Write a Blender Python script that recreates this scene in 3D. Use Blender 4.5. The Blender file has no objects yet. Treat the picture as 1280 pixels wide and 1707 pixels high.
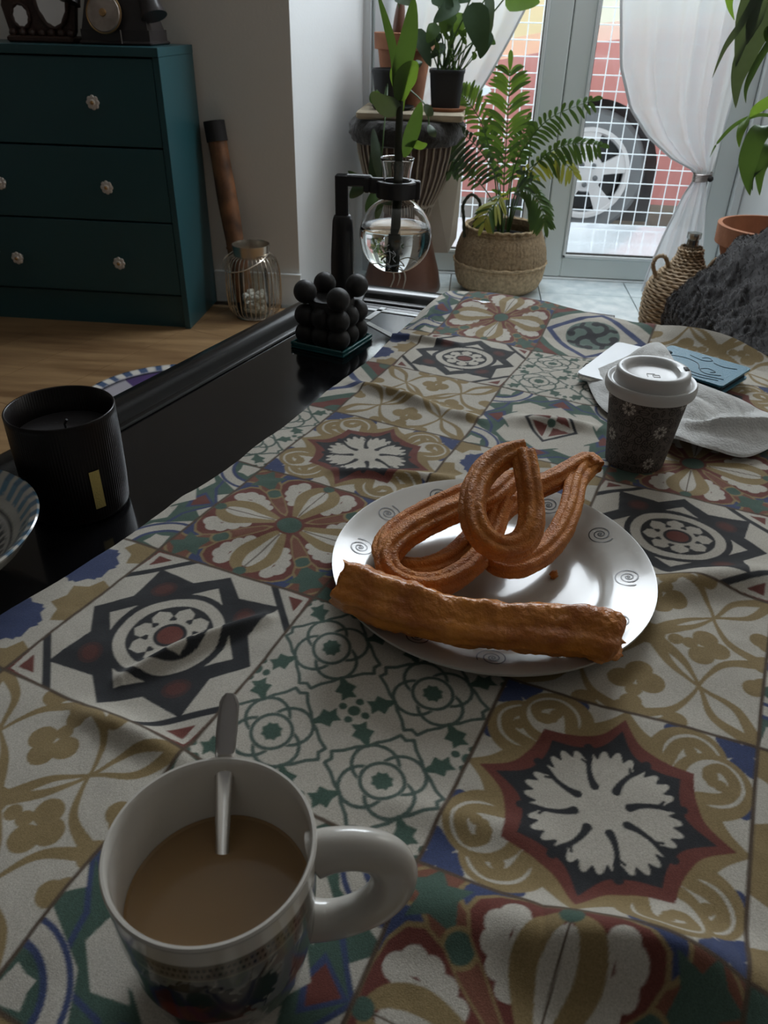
import bpy, math, random
import numpy as np
from mathutils import Vector, Matrix, noise as mnoise
C = bpy.context.scene.collection
scene = bpy.context.scene
R = math.radians
# ---------------------------------------------------------------- camera, sky, light, exposure
cam = bpy.data.objects.new('camera', bpy.data.cameras.new('camera')); C.objects.link(cam)
cam.data.sensor_fit = 'VERTICAL'; cam.data.sensor_height = 36.0
cam.data.lens = 1282.0 / 1707.0 * 36.0; cam.data.clip_start = 0.02
yaw, pitch, roll = R(5.4), R(32.9), R(1.4)
f = Vector((-math.sin(yaw)*math.cos(pitch), math.cos(yaw)*math.cos(pitch), -math.sin(pitch)))
r0 = Vector((math.cos(yaw), math.sin(yaw), 0)); u0 = r0.cross(f)
rr = r0*math.cos(roll) + u0*math.sin(roll); uu = -r0*math.sin(roll) + u0*math.cos(roll)
cam.matrix_world = Matrix(((rr.x, uu.x, -f.x, 0), (rr.y, uu.y, -f.y, 0), (rr.z, uu.z, -f.z, .85), (0, 0, 0, 1)))
scene.camera = cam
cam.data.dof.use_dof = True; cam.data.dof.focus_distance = .70; cam.data.dof.aperture_fstop = 20
w = bpy.data.worlds.new('sky'); scene.world = w; w.use_nodes = True
w.node_tree.nodes['Background'].inputs[0].default_value = (.80, .90, 1.0, 1)
w.node_tree.nodes['Background'].inputs[1].default_value = 2.6
def area(name, loc, target, sx, sy, power, col):
    l = bpy.data.lights.new(name, 'AREA'); l.shape = 'RECTANGLE'; l.size = sx; l.size_y = sy; l.energy = power; l.color = col
    o = bpy.data.objects.new(name, l); C.objects.link(o); o.location = loc
    o.rotation_euler = (Vector(target) - Vector(loc)).to_track_quat('-Z', 'Y').to_euler(); return o
# added area lamps: daylight boost just inside the doors, unseen fill by the right wall
area('door_fill', (.28, 2.98, 1.72), (.0, .9, .30), 1.25, 1.1, 60, (.86, .93, 1.0))
area('side_fill', (2.1, 1.75, 1.75), (-.2, .9, .4), .9, 1.2, 6.5, (1.0, .96, .90))
scene.view_settings.view_transform = 'Standard'; scene.view_settings.look = 'None'
scene.view_settings.gamma = 1; scene.view_settings.use_curve_mapping = False
scene.view_settings.exposure = 0.0
scene.cycles.use_denoising = True
scene.cycles.max_bounces = 10; scene.cycles.transparent_max_bounces = 16
scene.cycles.sample_clamp_indirect = 4.0
random.seed(7); rng = np.random.default_rng(5)
# ---------------------------------------------------------------- materials
def mat(name, col, rough=.6, metal=0, bump=0, bscale=60, var=0, vscale=8, coat=0, trans=0, ior=1.45, vcol=False, spec=.5,
        sheen=0, stretch=None, sub=0, emit=0, col2=None):
    m = bpy.data.materials.new(name); m.use_nodes = True; nt = m.node_tree; N = nt.nodes; L = nt.links
    b = N['Principled BSDF']; c = tuple(col) + (1,)
    b.inputs['Base Color'].default_value = c; b.inputs['Roughness'].default_value = rough
    b.inputs['Metallic'].default_value = metal; b.inputs['IOR'].default_value = ior
    b.inputs['Coat Weight'].default_value = coat; b.inputs['Coat Roughness'].default_value = .06
    b.inputs['Transmission Weight'].default_value = trans; b.inputs['Specular IOR Level'].default_value = spec
    b.inputs['Sheen Weight'].default_value = sheen
    if sub: b.inputs['Subsurface Weight'].default_value = sub; b.inputs['Subsurface Radius'].default_value = (.01, .006, .003)
    tc = N.new('ShaderNodeTexCoord'); src = tc.outputs['Object']
    if stretch:
        mp = N.new('ShaderNodeMapping'); mp.inputs['Scale'].default_value = stretch[:3]
        if len(stretch) > 3: mp.inputs['Rotation'].default_value = (0, 0, stretch[3])
        L.new(src, mp.inputs['Vector']); src = mp.outputs[0]
    colsock = None
    if vcol:
        a = N.new('ShaderNodeVertexColor'); a.layer_name = 'Col'; colsock = a.outputs['Color']
    if var:
        n = N.new('ShaderNodeTexNoise'); n.inputs['Scale'].default_value = vscale; n.inputs['Detail'].default_value = 5
        L.new(src, n.inputs['Vector'])
        mr = N.new('ShaderNodeMapRange'); mr.inputs['From Min'].default_value = .3; mr.inputs['From Max'].default_value = .7
        L.new(n.outputs['Fac'], mr.inputs['Value'])
        mx = N.new('ShaderNodeMix'); mx.data_type = 'RGBA'
        L.new(mr.outputs[0], mx.inputs['Factor'])
        if colsock is not None:
            mx.blend_type = 'MULTIPLY'; mx.inputs['Factor'].default_value = var; L.new(colsock, mx.inputs[6])
            mx.inputs[7].default_value = (.72, .71, .68, 1)
        else:
            c2 = tuple(col2) + (1,) if col2 else tuple(x*(1-var) for x in col) + (1,)
            mx.inputs[6].default_value = c; mx.inputs[7].default_value = c2
        colsock = mx.outputs[2]
    if colsock is not None: L.new(colsock, b.inputs['Base Color'])
    if bump:
        n = N.new('ShaderNodeTexNoise'); n.inputs['Scale'].default_value = bscale; n.inputs['Detail'].default_value = 4
        L.new(src, n.inputs['Vector']); bp = N.new('ShaderNodeBump'); bp.inputs['Strength'].default_value = bump
        bp.inputs['Distance'].default_value = .004; L.new(n.outputs['Fac'], bp.inputs['Height']); L.new(bp.outputs[0], b.inputs['Normal'])
    if emit: b.inputs['Emission Color'].default_value = c; b.inputs['Emission Strength'].default_value = emit
    return m
def glass_mat(name, tint=(1, 1, 1), refl=.06):
    # thin window or jar glass: mostly see-through with a fresnel reflection
    m = bpy.data.materials.new(name); m.use_nodes = True; nt = m.node_tree; N = nt.nodes; L = nt.links
    out = N['Material Output']; N.remove(N['Principled BSDF'])
    t = N.new('ShaderNodeBsdfTransparent'); t.inputs[0].default_value = tuple(tint) + (1,)
    g = N.new('ShaderNodeBsdfGlossy'); g.inputs['Roughness'].default_value = .02
    fr = N.new('ShaderNodeLayerWeight'); fr.inputs[0].default_value = .18
    mr = N.new('ShaderNodeMath'); mr.operation = 'MULTIPLY_ADD'; mr.inputs[1].default_value = .7; mr.inputs[2].default_value = refl
    L.new(fr.outputs['Fresnel'], mr.inputs[0])
    mx = N.new('ShaderNodeMixShader'); L.new(mr.outputs[0], mx.inputs[0]); L.new(t.outputs[0], mx.inputs[1]); L.new(g.outputs[0], mx.inputs[2])
    L.new(mx.outputs[0], out.inputs[0]); return m
def sheer_mat(name, col, transp=.25, transl=.5):
    m = bpy.data.materials.new(name); m.use_nodes = True; nt = m.node_tree; N = nt.nodes; L = nt.links
    out = N['Material Output']; N.remove(N['Principled BSDF'])
    d = N.new('ShaderNodeBsdfDiffuse'); d.inputs[0].default_value = tuple(col) + (1,)
    s = N.new('ShaderNodeBsdfTranslucent'); s.inputs[0].default_value = tuple(col) + (1,)
    t = N.new('ShaderNodeBsdfTransparent')
    a = N.new('ShaderNodeMixShader'); a.inputs[0].default_value = transl; L.new(d.outputs[0], a.inputs[1]); L.new(s.outputs[0], a.inputs[2])
    b = N.new('ShaderNodeMixShader'); b.inputs[0].default_value = transp; L.new(a.outputs[0], b.inputs[1]); L.new(t.outputs[0], b.inputs[2])
    L.new(b.outputs[0], out.inputs[0]); return m
def leaf_mat(name, col, rough=.35, transl=.35, var=.3):
    m = bpy.data.materials.new(name); m.use_nodes = True; nt = m.node_tree; N = nt.nodes; L = nt.links
    out = N['Material Output']; b = N['Principled BSDF']; b.inputs['Roughness'].default_value = rough
    tc = N.new('ShaderNodeTexCoord'); n = N.new('ShaderNodeTexNoise'); n.inputs['Scale'].default_value = 30; L.new(tc.outputs['Object'], n.inputs['Vector'])
    mx = N.new('ShaderNodeMix'); mx.data_type = 'RGBA'; L.new(n.outputs['Fac'], mx.inputs['Factor'])
    mx.inputs[6].default_value = tuple(x*(1-var) for x in col) + (1,); mx.inputs[7].default_value = tuple(min(1, x*(1+var)) for x in col) + (1,)
    L.new(mx.outputs[2], b.inputs['Base Color'])
    t = N.new('ShaderNodeBsdfTranslucent'); t.inputs[0].default_value = (min(1, col[0]*2.2), min(1, col[1]*2.0), col[2]*.8, 1)
    ms = N.new('ShaderNodeMixShader'); ms.inputs[0].default_value = transl
    L.new(b.outputs[0], ms.inputs[1]); L.new(t.outputs[0], ms.inputs[2]); L.new(ms.outputs[0], out.inputs[0]); return m
M = {}
M['wall'] = mat('wall_paint', (.66, .63, .58), .85, bump=.12, bscale=120)
M['reveal'] = mat('alcove_paint', (.78, .80, .80), .8, bump=.1, bscale=120)
M['ceiling'] = mat('ceiling_paint', (.8, .79, .76), .9)
M['subfloor'] = mat('subfloor', (.25, .2, .15), .9)
M['plank'] = mat('oak_plank', (.32, .20, .095), .42, var=.5, vscale=3.4, stretch=(.9, 7, 7, R(-70)), bump=.05, bscale=20, col2=(.15, .082, .036))
M['tile'] = mat('marbled_floor_tile', (.78, .84, .85), .3, var=.3, vscale=22, col2=(.52, .61, .64), bump=.04)
M['white_plastic'] = mat('white_door_plastic', (.76, .82, .81), .35)
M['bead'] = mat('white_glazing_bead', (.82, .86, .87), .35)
M['rubber'] = mat('black_rubber', (.02, .02, .02), .7)
M['glass'] = glass_mat('window_glass', (.97, .99, .99), .02)
M['marble'] = mat('white_marble_sill', (.86, .90, .95), .12, var=.08, vscale=6, coat=.6)
M['wire'] = mat('white_painted_wire', (.92, .93, .95), .35)
M['black_gloss'] = mat('black_lacquer', (.006, .006, .007), .13, var=.3, vscale=5, coat=.25, bump=.01, bscale=4)
M['black_rim'] = mat('black_lacquer_rim', (.007, .007, .007), .20, coat=0, spec=.4)
M['cloth'] = mat('printed_cotton', (.6, .6, .6), .92, vcol=True, bump=.22, bscale=1500, var=.3, vscale=900, sheen=.15, spec=.2)
M['ceramic'] = mat('white_glazed_ceramic', (.57, .54, .485), .17, coat=.3)
M['plate'] = mat('plate_glaze', (.47, .45, .405), .17, coat=.3)
M['ink'] = mat('black_glaze_line', (.02, .018, .016), .3)
M['dough'] = mat('fried_churro_dough', (.74, .275, .045), .42, bump=.6, bscale=650, var=.5, vscale=55, sub=.12, col2=(.46, .15, .028))
M['porra'] = mat('fried_porra_dough', (.74, .28, .034), .27, bump=.6, bscale=220, var=.6, vscale=38, sub=.15, coat=.3, col2=(.42, .125, .018))
M['crumb'] = mat('pale_dough_crumb', (.66, .48, .25), .8, bump=.9, bscale=220, var=.4, vscale=90)
M['coffee'] = mat('milky_coffee', (.30, .185, .085), .12, sub=.2)
M['steel'] = mat('stainless_steel', (.62, .6, .58), .16, metal=1)
M['vprint'] = mat('printed_ceramic', (.5, .5, .5), .16, vcol=True, coat=.6)
M['vpaper'] = mat('printed_paper', (.5, .5, .5), .62, vcol=True, bump=.05, bscale=300)
M['lid'] = mat('white_plastic_lid', (.60, .595, .58), .36)
M['napkin'] = mat('white_paper_napkin', (.60, .60, .58), .9, bump=.3, bscale=350)
M['phone_white'] = mat('white_phone_shell', (.58, .60, .62), .4, coat=.1)
M['teal_leather'] = mat('teal_leather', (.035, .17, .25), .42, bump=.3, bscale=500)
M['teal_dark'] = mat('dark_teal_edge', (.01, .04, .06), .5)
M['paper'] = mat('page_paper', (.7, .68, .62), .8)
M['candle_glass'] = mat('black_glass', (.007, .005, .005), .28, spec=.3)
M['wax_black'] = mat('black_wax', (.011, .011, .012), .5, bump=.15, bscale=90, sheen=.05)
M['wax_jar'] = mat('jar_wax', (.03, .028, .03), .45, bump=.1, bscale=60)
M['gold'] = mat('gold_label', (.55, .45, .16), .38, metal=.6, bump=.3, bscale=600)
M['teal_glass'] = mat('teal_glass', (.01, .13, .14), .08, trans=.35, coat=.4)
M['black_plastic'] = mat('black_plastic', (.022, .022, .024), .36)
M['flask'] = mat('clear_flask_glass', (1, 1, 1), 0, trans=1, ior=1.46)
M['water'] = mat('flask_water', (.96, 1, .98), 0, trans=1, ior=1.33)
M['stem'] = mat('dark_plant_stem', (.03, .035, .02), .6, bump=.4, bscale=80)
M['root'] = mat('pale_root', (.4, .33, .2), .8)
M['leaf_dark'] = leaf_mat('dark_leaf', (.035, .065, .035), .3, .15)
M['leaf_mid'] = leaf_mat('mid_green_leaf', (.06, .115, .04), .35, .28)
M['leaf_light'] = leaf_mat('light_green_leaf', (.11, .20, .05), .4, .32)
M['leaf_grey'] = leaf_mat('grey_green_leaf', (.07, .10, .075), .35, .2)
M['leaf_yellow'] = leaf_mat('yellow_green_leaf', (.25, .27, .07), .5, .35)
M['terracotta'] = mat('terracotta', (.40, .17, .09), .8, bump=.3, bscale=90, var=.35, vscale=14)
M['pot_black'] = mat('black_nursery_pot', (.025, .027, .03), .5)
M['soil'] = mat('potting_soil', (.03, .02, .015), .95, bump=1, bscale=140)
M['slab'] = mat('pale_wood_slab', (.45, .38, .27), .6, var=.3, vscale=10, stretch=(1, 6, 1))
M['drum_wood'] = mat('drum_brown_wood', (.16, .075, .05), .4, var=.35, vscale=8, coat=.2)
M['drum_dark'] = mat('drum_dark_cloth', (.035, .028, .025), .9, bump=.4, bscale=80)
M['drum_skin'] = mat('drum_side_cloth', (.10, .07, .055), .85, var=.5, vscale=40)
M['rope'] = mat('pale_cord', (.36, .31, .25), .85, bump=.5, bscale=300)
M['fringe'] = mat('black_fleece_trim', (.02, .018, .016), 1, bump=1, bscale=90, sheen=.3)
M['seagrass'] = mat('woven_seagrass', (.62, .46, .28), .85, bump=.9, bscale=150, var=.45, vscale=90)
M['seagrass_dark'] = mat('woven_seagrass_darker', (.44, .32, .19), .85, bump=.9, bscale=150, var=.45, vscale=90)
M['wicker'] = mat('wicker_strand', (.44, .32, .20), .7, var=.5, vscale=60, bump=.3, bscale=200)
M['sheer'] = sheer_mat('sheer_white_curtain', (.90, .91, .93), .10, .55)
M['hem'] = sheer_mat('curtain_hem', (.80, .82, .84), .0, .25)
M['tie'] = mat('silver_tieback', (.3, .27, .26), .35, metal=.8)
M['teal_paint'] = mat('teal_chest_paint', (.020, .072, .083), .30, bump=.03, bscale=60)
M['crystal'] = mat('crystal_knob', (.9, .85, .8), .05, trans=.5, metal=.1)
M['brass'] = mat('aged_brass', (.42, .26, .12), .35, metal=.9)
M['mirror'] = mat('mirror_glass', (.85, .85, .85), .03, metal=1)
M['dark_wood'] = mat('carved_dark_wood', (.045, .022, .016), .45, bump=.8, bscale=60)
M['phone_black'] = mat('black_bakelite', (.035, .03, .03), .3)
M['dial'] = mat('brushed_dial', (.45, .38, .33), .3, metal=.5, var=.4, vscale=30)
M['bamboo'] = mat('burnt_bamboo', (.30, .13, .055), .5, var=.75, vscale=13, bump=.1, col2=(.04, .022, .015))
M['fabric_black'] = mat('black_band', (.02, .018, .018), .8)
M['lantern_metal'] = mat('champagne_metal', (.50, .45, .38), .25, metal=.9)
M['pebble'] = mat('white_pebble', (.75, .73, .68), .6)
M['fur'] = mat('dark_plush_fur', (.022, .019, .0185), .95, bump=.8, bscale=55, var=.4, vscale=18, sheen=.12)
M['fur_tip'] = mat('plush_fur_tip', (.075, .065, .062), .9, sheen=.1)
M['upholstery'] = mat('dark_upholstery', (.035, .033, .033), .9, bump=.3)
M['vbowl'] = M['vprint']
M['cream_board'] = mat('cream_board', (.62, .56, .46), .7)
M['car'] = mat('hazed_red_car_paint', (.54, .20, .175), .35, coat=.5)  # red paled, with glare haze mixed into the base colour
M['car_glass'] = mat('car_window', (.25, .28, .3), .1, coat=.5)
M['lamp_glass'] = mat('headlight_lens', (.85, .9, .92), .1, coat=1)
M['tyre'] = mat('hazed_tyre_rubber', (.19, .195, .20), .8)  # rubber greyed up so the haze sits in its colour
M['alloy'] = mat('alloy_wheel', (.68, .65, .64), .45, metal=.1)
M['low_bounce'] = mat('low_bounce_paint', (.30, .28, .26), .9)  # unseen walls kept darker than the others to cut bounce light
M['arch'] = mat('hazed_arch_liner', (.13, .135, .14), .9)  # lifted grey with haze painted in, shared by brake disc and lug nuts
M['asphalt'] = mat('asphalt', (.36, .37, .38), .9, bump=.5, bscale=90, var=.2, vscale=6)
M['kerb'] = mat('stone_pavement', (.5, .52, .53), .8, var=.2, vscale=9)
M['facade'] = mat('yellow_facade', (.85, .66, .38), .9, var=.1, vscale=2)
M['facade2'] = mat('cream_facade', (.80, .74, .58), .9)
# ---------------------------------------------------------------- geometry helpers: every shape is (verts, faces)
def thing(name, label, cat, loc, group=None):
    o = bpy.data.objects.new(name, None); C.objects.link(o); o.location = loc; o.empty_display_size = .02
    o['label'] = label; o['category'] = cat
    if group: o['group'] = group
    return o
def wloc(o):
    v = Vector((0, 0, 0))
    while o is not None: v += o.location; o = o.parent
    return v
def mk(name, S, m, parent=None, smooth=True, label=None, col=None, cat=None, group=None, kind=None, angle=40, origin=None):
    V, F = S; V = np.asarray(V, dtype=np.float64).reshape(-1, 3)
    org = wloc(parent) if parent else Vector(origin if origin is not None else V.min(0)*0)
    if origin is None and parent is None:
        org = Vector(((V[:, 0].min()+V[:, 0].max())/2, (V[:, 1].min()+V[:, 1].max())/2, V[:, 2].min()))
    me = bpy.data.meshes.new(name)
    F = [tuple(int(i) for i in q) for q in F] if not isinstance(F, np.ndarray) else F
    if isinstance(F, np.ndarray):
        n = len(F); k = F.shape[1]
        me.vertices.add(len(V)); me.vertices.foreach_set('co', (V-np.array(org)).ravel())
        me.loops.add(n*k); me.loops.foreach_set('vertex_index', F.ravel().astype(np.int32))
        me.polygons.add(n); me.polygons.foreach_set('loop_start', np.arange(0, n*k, k, dtype=np.int32))
        me.update(calc_edges=True)
    else:
        me.from_pydata((V-np.array(org)).tolist(), [], F); me.update()
    if col is not None:
        a = me.color_attributes.new('Col', 'FLOAT_COLOR', 'POINT')
        a.data.foreach_set('color', np.c_[col, np.ones(len(col))].astype(np.float32).ravel())
    me.materials.append(m)
    if smooth:
        me.polygons.foreach_set('use_smooth', [True]*len(me.polygons))
        if angle and len(me.polygons) < 60000: me.set_sharp_from_angle(angle=R(angle))
    o = bpy.data.objects.new(name, me); C.objects.link(o); o.parent = parent
    o.location = (0, 0, 0) if parent else org
    if label: o['label'] = label
    if cat: o['category'] = cat
    if group: o['group'] = group
    if kind: o['kind'] = kind
    return o
def join(*S):
    V = []; F = []
    for v, f in S:
        k = len(V); V += [tuple(p) for p in v]; F += [tuple(int(i)+k for i in q) for q in f]
    return V, F
def box(x0, x1, y0, y1, z0, z1, ch=0):
    if not ch:
        V = [(x, y, z) for z in (z0, z1) for y in (y0, y1) for x in (x0, x1)]
        return V, [(0, 2, 3, 1), (4, 5, 7, 6), (0, 1, 5, 4), (2, 6, 7, 3), (0, 4, 6, 2), (1, 3, 7, 5)]
    def ring(z, i): # octagonal ring with inset i
        c = ch
        return [(x0+i+c, y0+i, z), (x1-i-c, y0+i, z), (x1-i, y0+i+c, z), (x1-i, y1-i-c, z), (x1-i-c, y1-i, z), (x0+i+c, y1-i, z), (x0+i, y1-i-c, z), (x0+i, y0+i+c, z)]
    V = ring(z0, ch) + ring(z0+ch, 0) + ring(z1-ch, 0) + ring(z1, ch)
    F = [tuple(range(7, -1, -1)), tuple(range(24, 32))]
    for k in range(3):
        for i in range(8): F.append((k*8+i, k*8+(i+1) % 8, k*8+8+(i+1) % 8, k*8+8+i))
    return V, F
def xf(S, mat4):
    return [tuple(mat4 @ Vector(p)) for p in S[0]], S[1]
def place(loc, rz=0, rx=0, ry=0, s=1):
    return Matrix.Translation(loc) @ Matrix.Rotation(rz, 4, 'Z') @ Matrix.Rotation(ry, 4, 'Y') @ Matrix.Rotation(rx, 4, 'X') @ Matrix.Scale(s, 4)
def prism(poly, z0, z1):
    n = len(poly); V = [(x, y, z0) for x, y in poly] + [(x, y, z1) for x, y in poly]
    F = [tuple(range(n-1, -1, -1)), tuple(range(n, 2*n))] + [(i, (i+1) % n, n+(i+1) % n, n+i) for i in range(n)]
    return V, F
def lathe(prof, c=(0, 0, 0), n=48, ex=1, fn=None):
    V = []; F = []
    for (r, z) in prof:
        for i in range(n):
            a = 2*math.pi*i/n; q = r if fn is None else fn(r, z, a)
            V.append((c[0]+q*math.cos(a)*ex, c[1]+q*math.sin(a), c[2]+z))
    for k in range(len(prof)-1):
        for i in range(n): F.append((k*n+i, k*n+(i+1) % n, (k+1)*n+(i+1) % n, (k+1)*n+i))
    if prof[0][0] > 1e-5: pass
    return V, F
def disc(c, r, n=32, up=True):
    V = [(c[0]+r*math.cos(2*math.pi*i/n), c[1]+r*math.sin(2*math.pi*i/n), c[2]) for i in range(n)]
    return V, [tuple(range(n)) if up else tuple(range(n-1, -1, -1))]
def ball(c, r, n=16, m=10, sz=1):
    return lathe([(max(1e-6, r*math.sin(math.pi*k/m)), -r*math.cos(math.pi*k/m)*sz) for k in range(m+1)], c, n)
def spline(P, n=10, closed=False):
    P = [Vector(p) for p in P]; out = []; N = len(P)
    for i in range(N if closed else N-1):
        if closed: a, b, c, d = P[(i-1) % N], P[i], P[(i+1) % N], P[(i+2) % N]
        else: a, b, c, d = P[max(i-1, 0)], P[i], P[i+1], P[min(i+2, N-1)]
        for k in range(n):
            t = k/n
            out.append(.5*((2*b)+(c-a)*t+(2*a-5*b+4*c-d)*t*t+(3*b-a-3*c+d)*t**3))
    if not closed: out.append(P[-1])
    return out
def tube(P, rad, n=8, closed=False, sec=None, caps=True, up0=None):
    P = [Vector(p) for p in P]; N = len(P); V = []; F = []
    nrm = None
    for i in range(N):
        t = (P[(i+1) % N]-P[i-1]) if closed else (P[min(i+1, N-1)]-P[max(i-1, 0)])
        t.normalize()
        if nrm is None:
            nrm = Vector(up0) if up0 else (Vector((0, 0, 1)) if abs(t.z) < .9 else Vector((1, 0, 0)))
        nrm = (nrm-t*nrm.dot(t)).normalized(); bn = t.cross(nrm)
        r = rad(i/(N-1)) if callable(rad) else rad
        for k in range(n):
            a = 2*math.pi*k/n; q = r*(sec(a, i) if sec else 1)
            V.append(tuple(P[i]+nrm*(q*math.cos(a))+bn*(q*math.sin(a))))
    for i in range(N if closed else N-1):
        j = (i+1) % N
        for k in range(n): F.append((i*n+k, i*n+(k+1) % n, j*n+(k+1) % n, j*n+k))
    if caps and not closed: F += [tuple(range(n-1, -1, -1)), tuple((N-1)*n+k for k in range(n))]
    return V, F
def grid(fn, nu, nv):
    V = [fn(i/(nu-1), j/(nv-1)) for j in range(nv) for i in range(nu)]
    F = [(j*nu+i, j*nu+i+1, (j+1)*nu+i+1, (j+1)*nu+i) for j in range(nv-1) for i in range(nu-1)]
    return V, F
def interp(pts, t):
    # piecewise linear over [(t, value)...]
    if t <= pts[0][0]: return pts[0][1]
    for (a, x), (b, y) in zip(pts, pts[1:]):
        if t <= b: return x+(y-x)*(t-a)/(b-a)
    return pts[-1][1]
def blade(P, width, n=8, side=None, fold=.12, shape=None, thick=.0004):
    """a leaf blade along the points P; shape(t) is the half width profile."""
    P = spline(P, max(2, n//(len(P)-1))); N = len(P); V = []; F = []
    shape = shape or (lambda t: math.sin(math.pi*min(1, t*.94+.04))**.8)
    side = Vector(side) if side else None
    for i, p in enumerate(P):
        t = (P[min(i+1, N-1)]-P[max(i-1, 0)]).normalized()
        s = (side-t*side.dot(t)).normalized() if side else t.cross(Vector((0, -1, .3))).normalized()
        nn = s.cross(t); h = max(.0003, width*.5*shape(i/(N-1)))
        for k, e in ((-1, fold), (-.5, fold*.4), (0, 0), (.5, fold*.4), (1, fold)): V.append(tuple(p+s*(k*h)+nn*(e*h)))
    for i in range(N-1):
        for k in range(4): F.append((i*5+k, i*5+k+1, (i+1)*5+k+1, (i+1)*5+k))
    return V, F
heart = lambda t: (math.sqrt(max(0, t*4)) if t < .25 else math.cos((t-.25)/.75*math.pi/2)**.85)
# ---------------------------------------------------------------- flat print: shapes rasterised into an array, sampled as vertex colours
class Print:
    def __init__(s, x0, x1, y0, y1, w, h, bg):
        s.x0, s.x1, s.y0, s.y1, s.w, s.h = x0, x1, y0, y1, w, h
        s.X, s.Y = np.meshgrid(x0+(np.arange(w)+.5)/w*(x1-x0), y0+(np.arange(h)+.5)/h*(y1-y0))
        s.A = np.zeros((h, w, 3)); s.A[:] = bg; s.sym = [(1, 0, 1)]
    def symm(s, n=4, mirror=False, off=0):
        s.sym = [(math.cos(off+2*math.pi*k/n), math.sin(off+2*math.pi*k/n), m) for k in range(n) for m in ((1, -1) if mirror else (1,))]
        if n == 0: s.sym = [(1, 0, 1)]
    def one(s): s.sym = [(1, 0, 1)]
    def _each(s):
        for c, d, m in s.sym:
            x = s.X*c+s.Y*d; y = (-s.X*d+s.Y*c)*m
            yield x, y
    def circ(s, x, y, r, c, ry=None):
        for X, Y in s._each(): s.A[((X-x)/r)**2+((Y-y)/(ry or r))**2 < 1] = c
    def ring(s, x, y, r, w, c):
        for X, Y in s._each(): s.A[abs(np.hypot(X-x, Y-y)-r) < w/2] = c
    def poly(s, P, c):
        for X, Y in s._each():
            ins = np.zeros(X.shape, bool)
            for (xa, ya), (xb, yb) in zip(P, P[1:]+P[:1]):
                if ya == yb: continue
                cr = ((ya > Y) != (yb > Y)) & (X < (xb-xa)*(Y-ya)/(yb-ya)+xa); ins ^= cr
            s.A[ins] = c
    def line(s, P, w, c, smooth=False):
        if smooth: P = [(v.x, v.y) for v in spline([(x, y, 0) for x, y in P], 5)]
        n = len(P); mk_ = []
        for X, Y in s._each():
            for i in range(n-1):
                (xa, ya), (xb, yb) = P[i], P[i+1]
                wa, wb = (w(i/(n-1)), w((i+1)/(n-1))) if callable(w) else (w, w)
                dx, dy = xb-xa, yb-ya; L = dx*dx+dy*dy+1e-12
                t = np.clip(((X-xa)*dx+(Y-ya)*dy)/L, 0, 1)
                s.A[(X-xa-t*dx)**2+(Y-ya-t*dy)**2 < ((wa+(wb-wa)*t)/2)**2] = c
    def polar(s, rf, c, n=0):
        th = np.arctan2(s.Y, s.X); rr_ = np.hypot(s.X, s.Y); s.A[rr_ < rf(th)] = c
    def sample(s, x, y):
        fx = np.clip((x-s.x0)/(s.x1-s.x0)*s.w-.5, 0, s.w-1.001); fy = np.clip((y-s.y0)/(s.y1-s.y0)*s.h-.5, 0, s.h-1.001)
        i = fx.astype(int); j = fy.astype(int); a = (fx-i)[:, None]; b = (fy-j)[:, None]
        i2 = np.minimum(i+1, s.w-1); j2 = np.minimum(j+1, s.h-1)
        return (s.A[j, i]*(1-a)+s.A[j, i2]*a)*(1-b)+(s.A[j2, i]*(1-a)+s.A[j2, i2]*a)*b
    def down(s, k=2):
        h, w_ = s.h//k, s.w//k; s.A = s.A[:h*k, :w_*k].reshape(h, k, w_, k, 3).mean((1, 3)); s.h, s.w = h, w_; return s
# ---------------------------------------------------------------- the cloth print: eight tile designs
WH, OC, RD, GR, NV, BK, BR, WH2 = (.565, .53, .462), (.30, .22, .105), (.17, .052, .040), (.072, .125, .098), (.055, .075, .17), (.032, .034, .038), (.11, .075, .05), (.52, .50, .46)
def T(bg): return Print(-1, 1, -1, 1, 560, 560, bg)
def rp(r, a): return (r*math.cos(R(a)), r*math.sin(R(a)))
def star(n, r1, r2, off=0): return [rp(r1 if k % 2 == 0 else r2, off+180*k/n) for k in range(2*n)]
def tile_star():
    t = T(WH)
    P = [rp([.93, .75, 1.06, .75][k % 4], 22.5*k) for k in range(16)]
    t.poly(P, BK); t.symm(4)
    t.poly([(.73, 0), (.47, .27), (.47, -.27)], WH)
    t.symm(4, off=math.pi/4); t.circ(.70, 0, .11, (.07, .036, .034), .13); t.circ(.70, 0, .07, (.11, .042, .035), .09)
    t.one(); t.circ(0, 0, .58, BK); t.circ(0, 0, .51, WH); t.circ(0, 0, .40, BK)
    t.symm(8, off=R(10)); t.poly([(.12, .05), (.22, .05), (.25, .098), (.32, .085), (.375, .0), (.32, -.085), (.25, -.098), (.22, -.05), (.12, -.05)], WH)
    t.one(); t.circ(0, 0, .20, WH); t.circ(0, 0, .155, BK); t.circ(0, 0, .12, RD)
    t.symm(4, off=math.pi/4)
    t.poly([(1.03, .45), (1.03, -.45), (1.10, -.45), (1.10, .45)], BK)
    t.poly([(1.41, 0), (1.34, .12), (1.18, .34), (1.14, .34), (1.14, .25), (1.30, .02), (1.30, -.02), (1.14, -.25), (1.14, -.34), (1.18, -.34), (1.34, -.12)], RD)
    t.poly([(1.36, 0), (1.13, .27), (1.13, -.27)], WH); t.poly([(1.30, 0), (1.17, .12), (1.17, -.12)], RD)
    return t.down()
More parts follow.
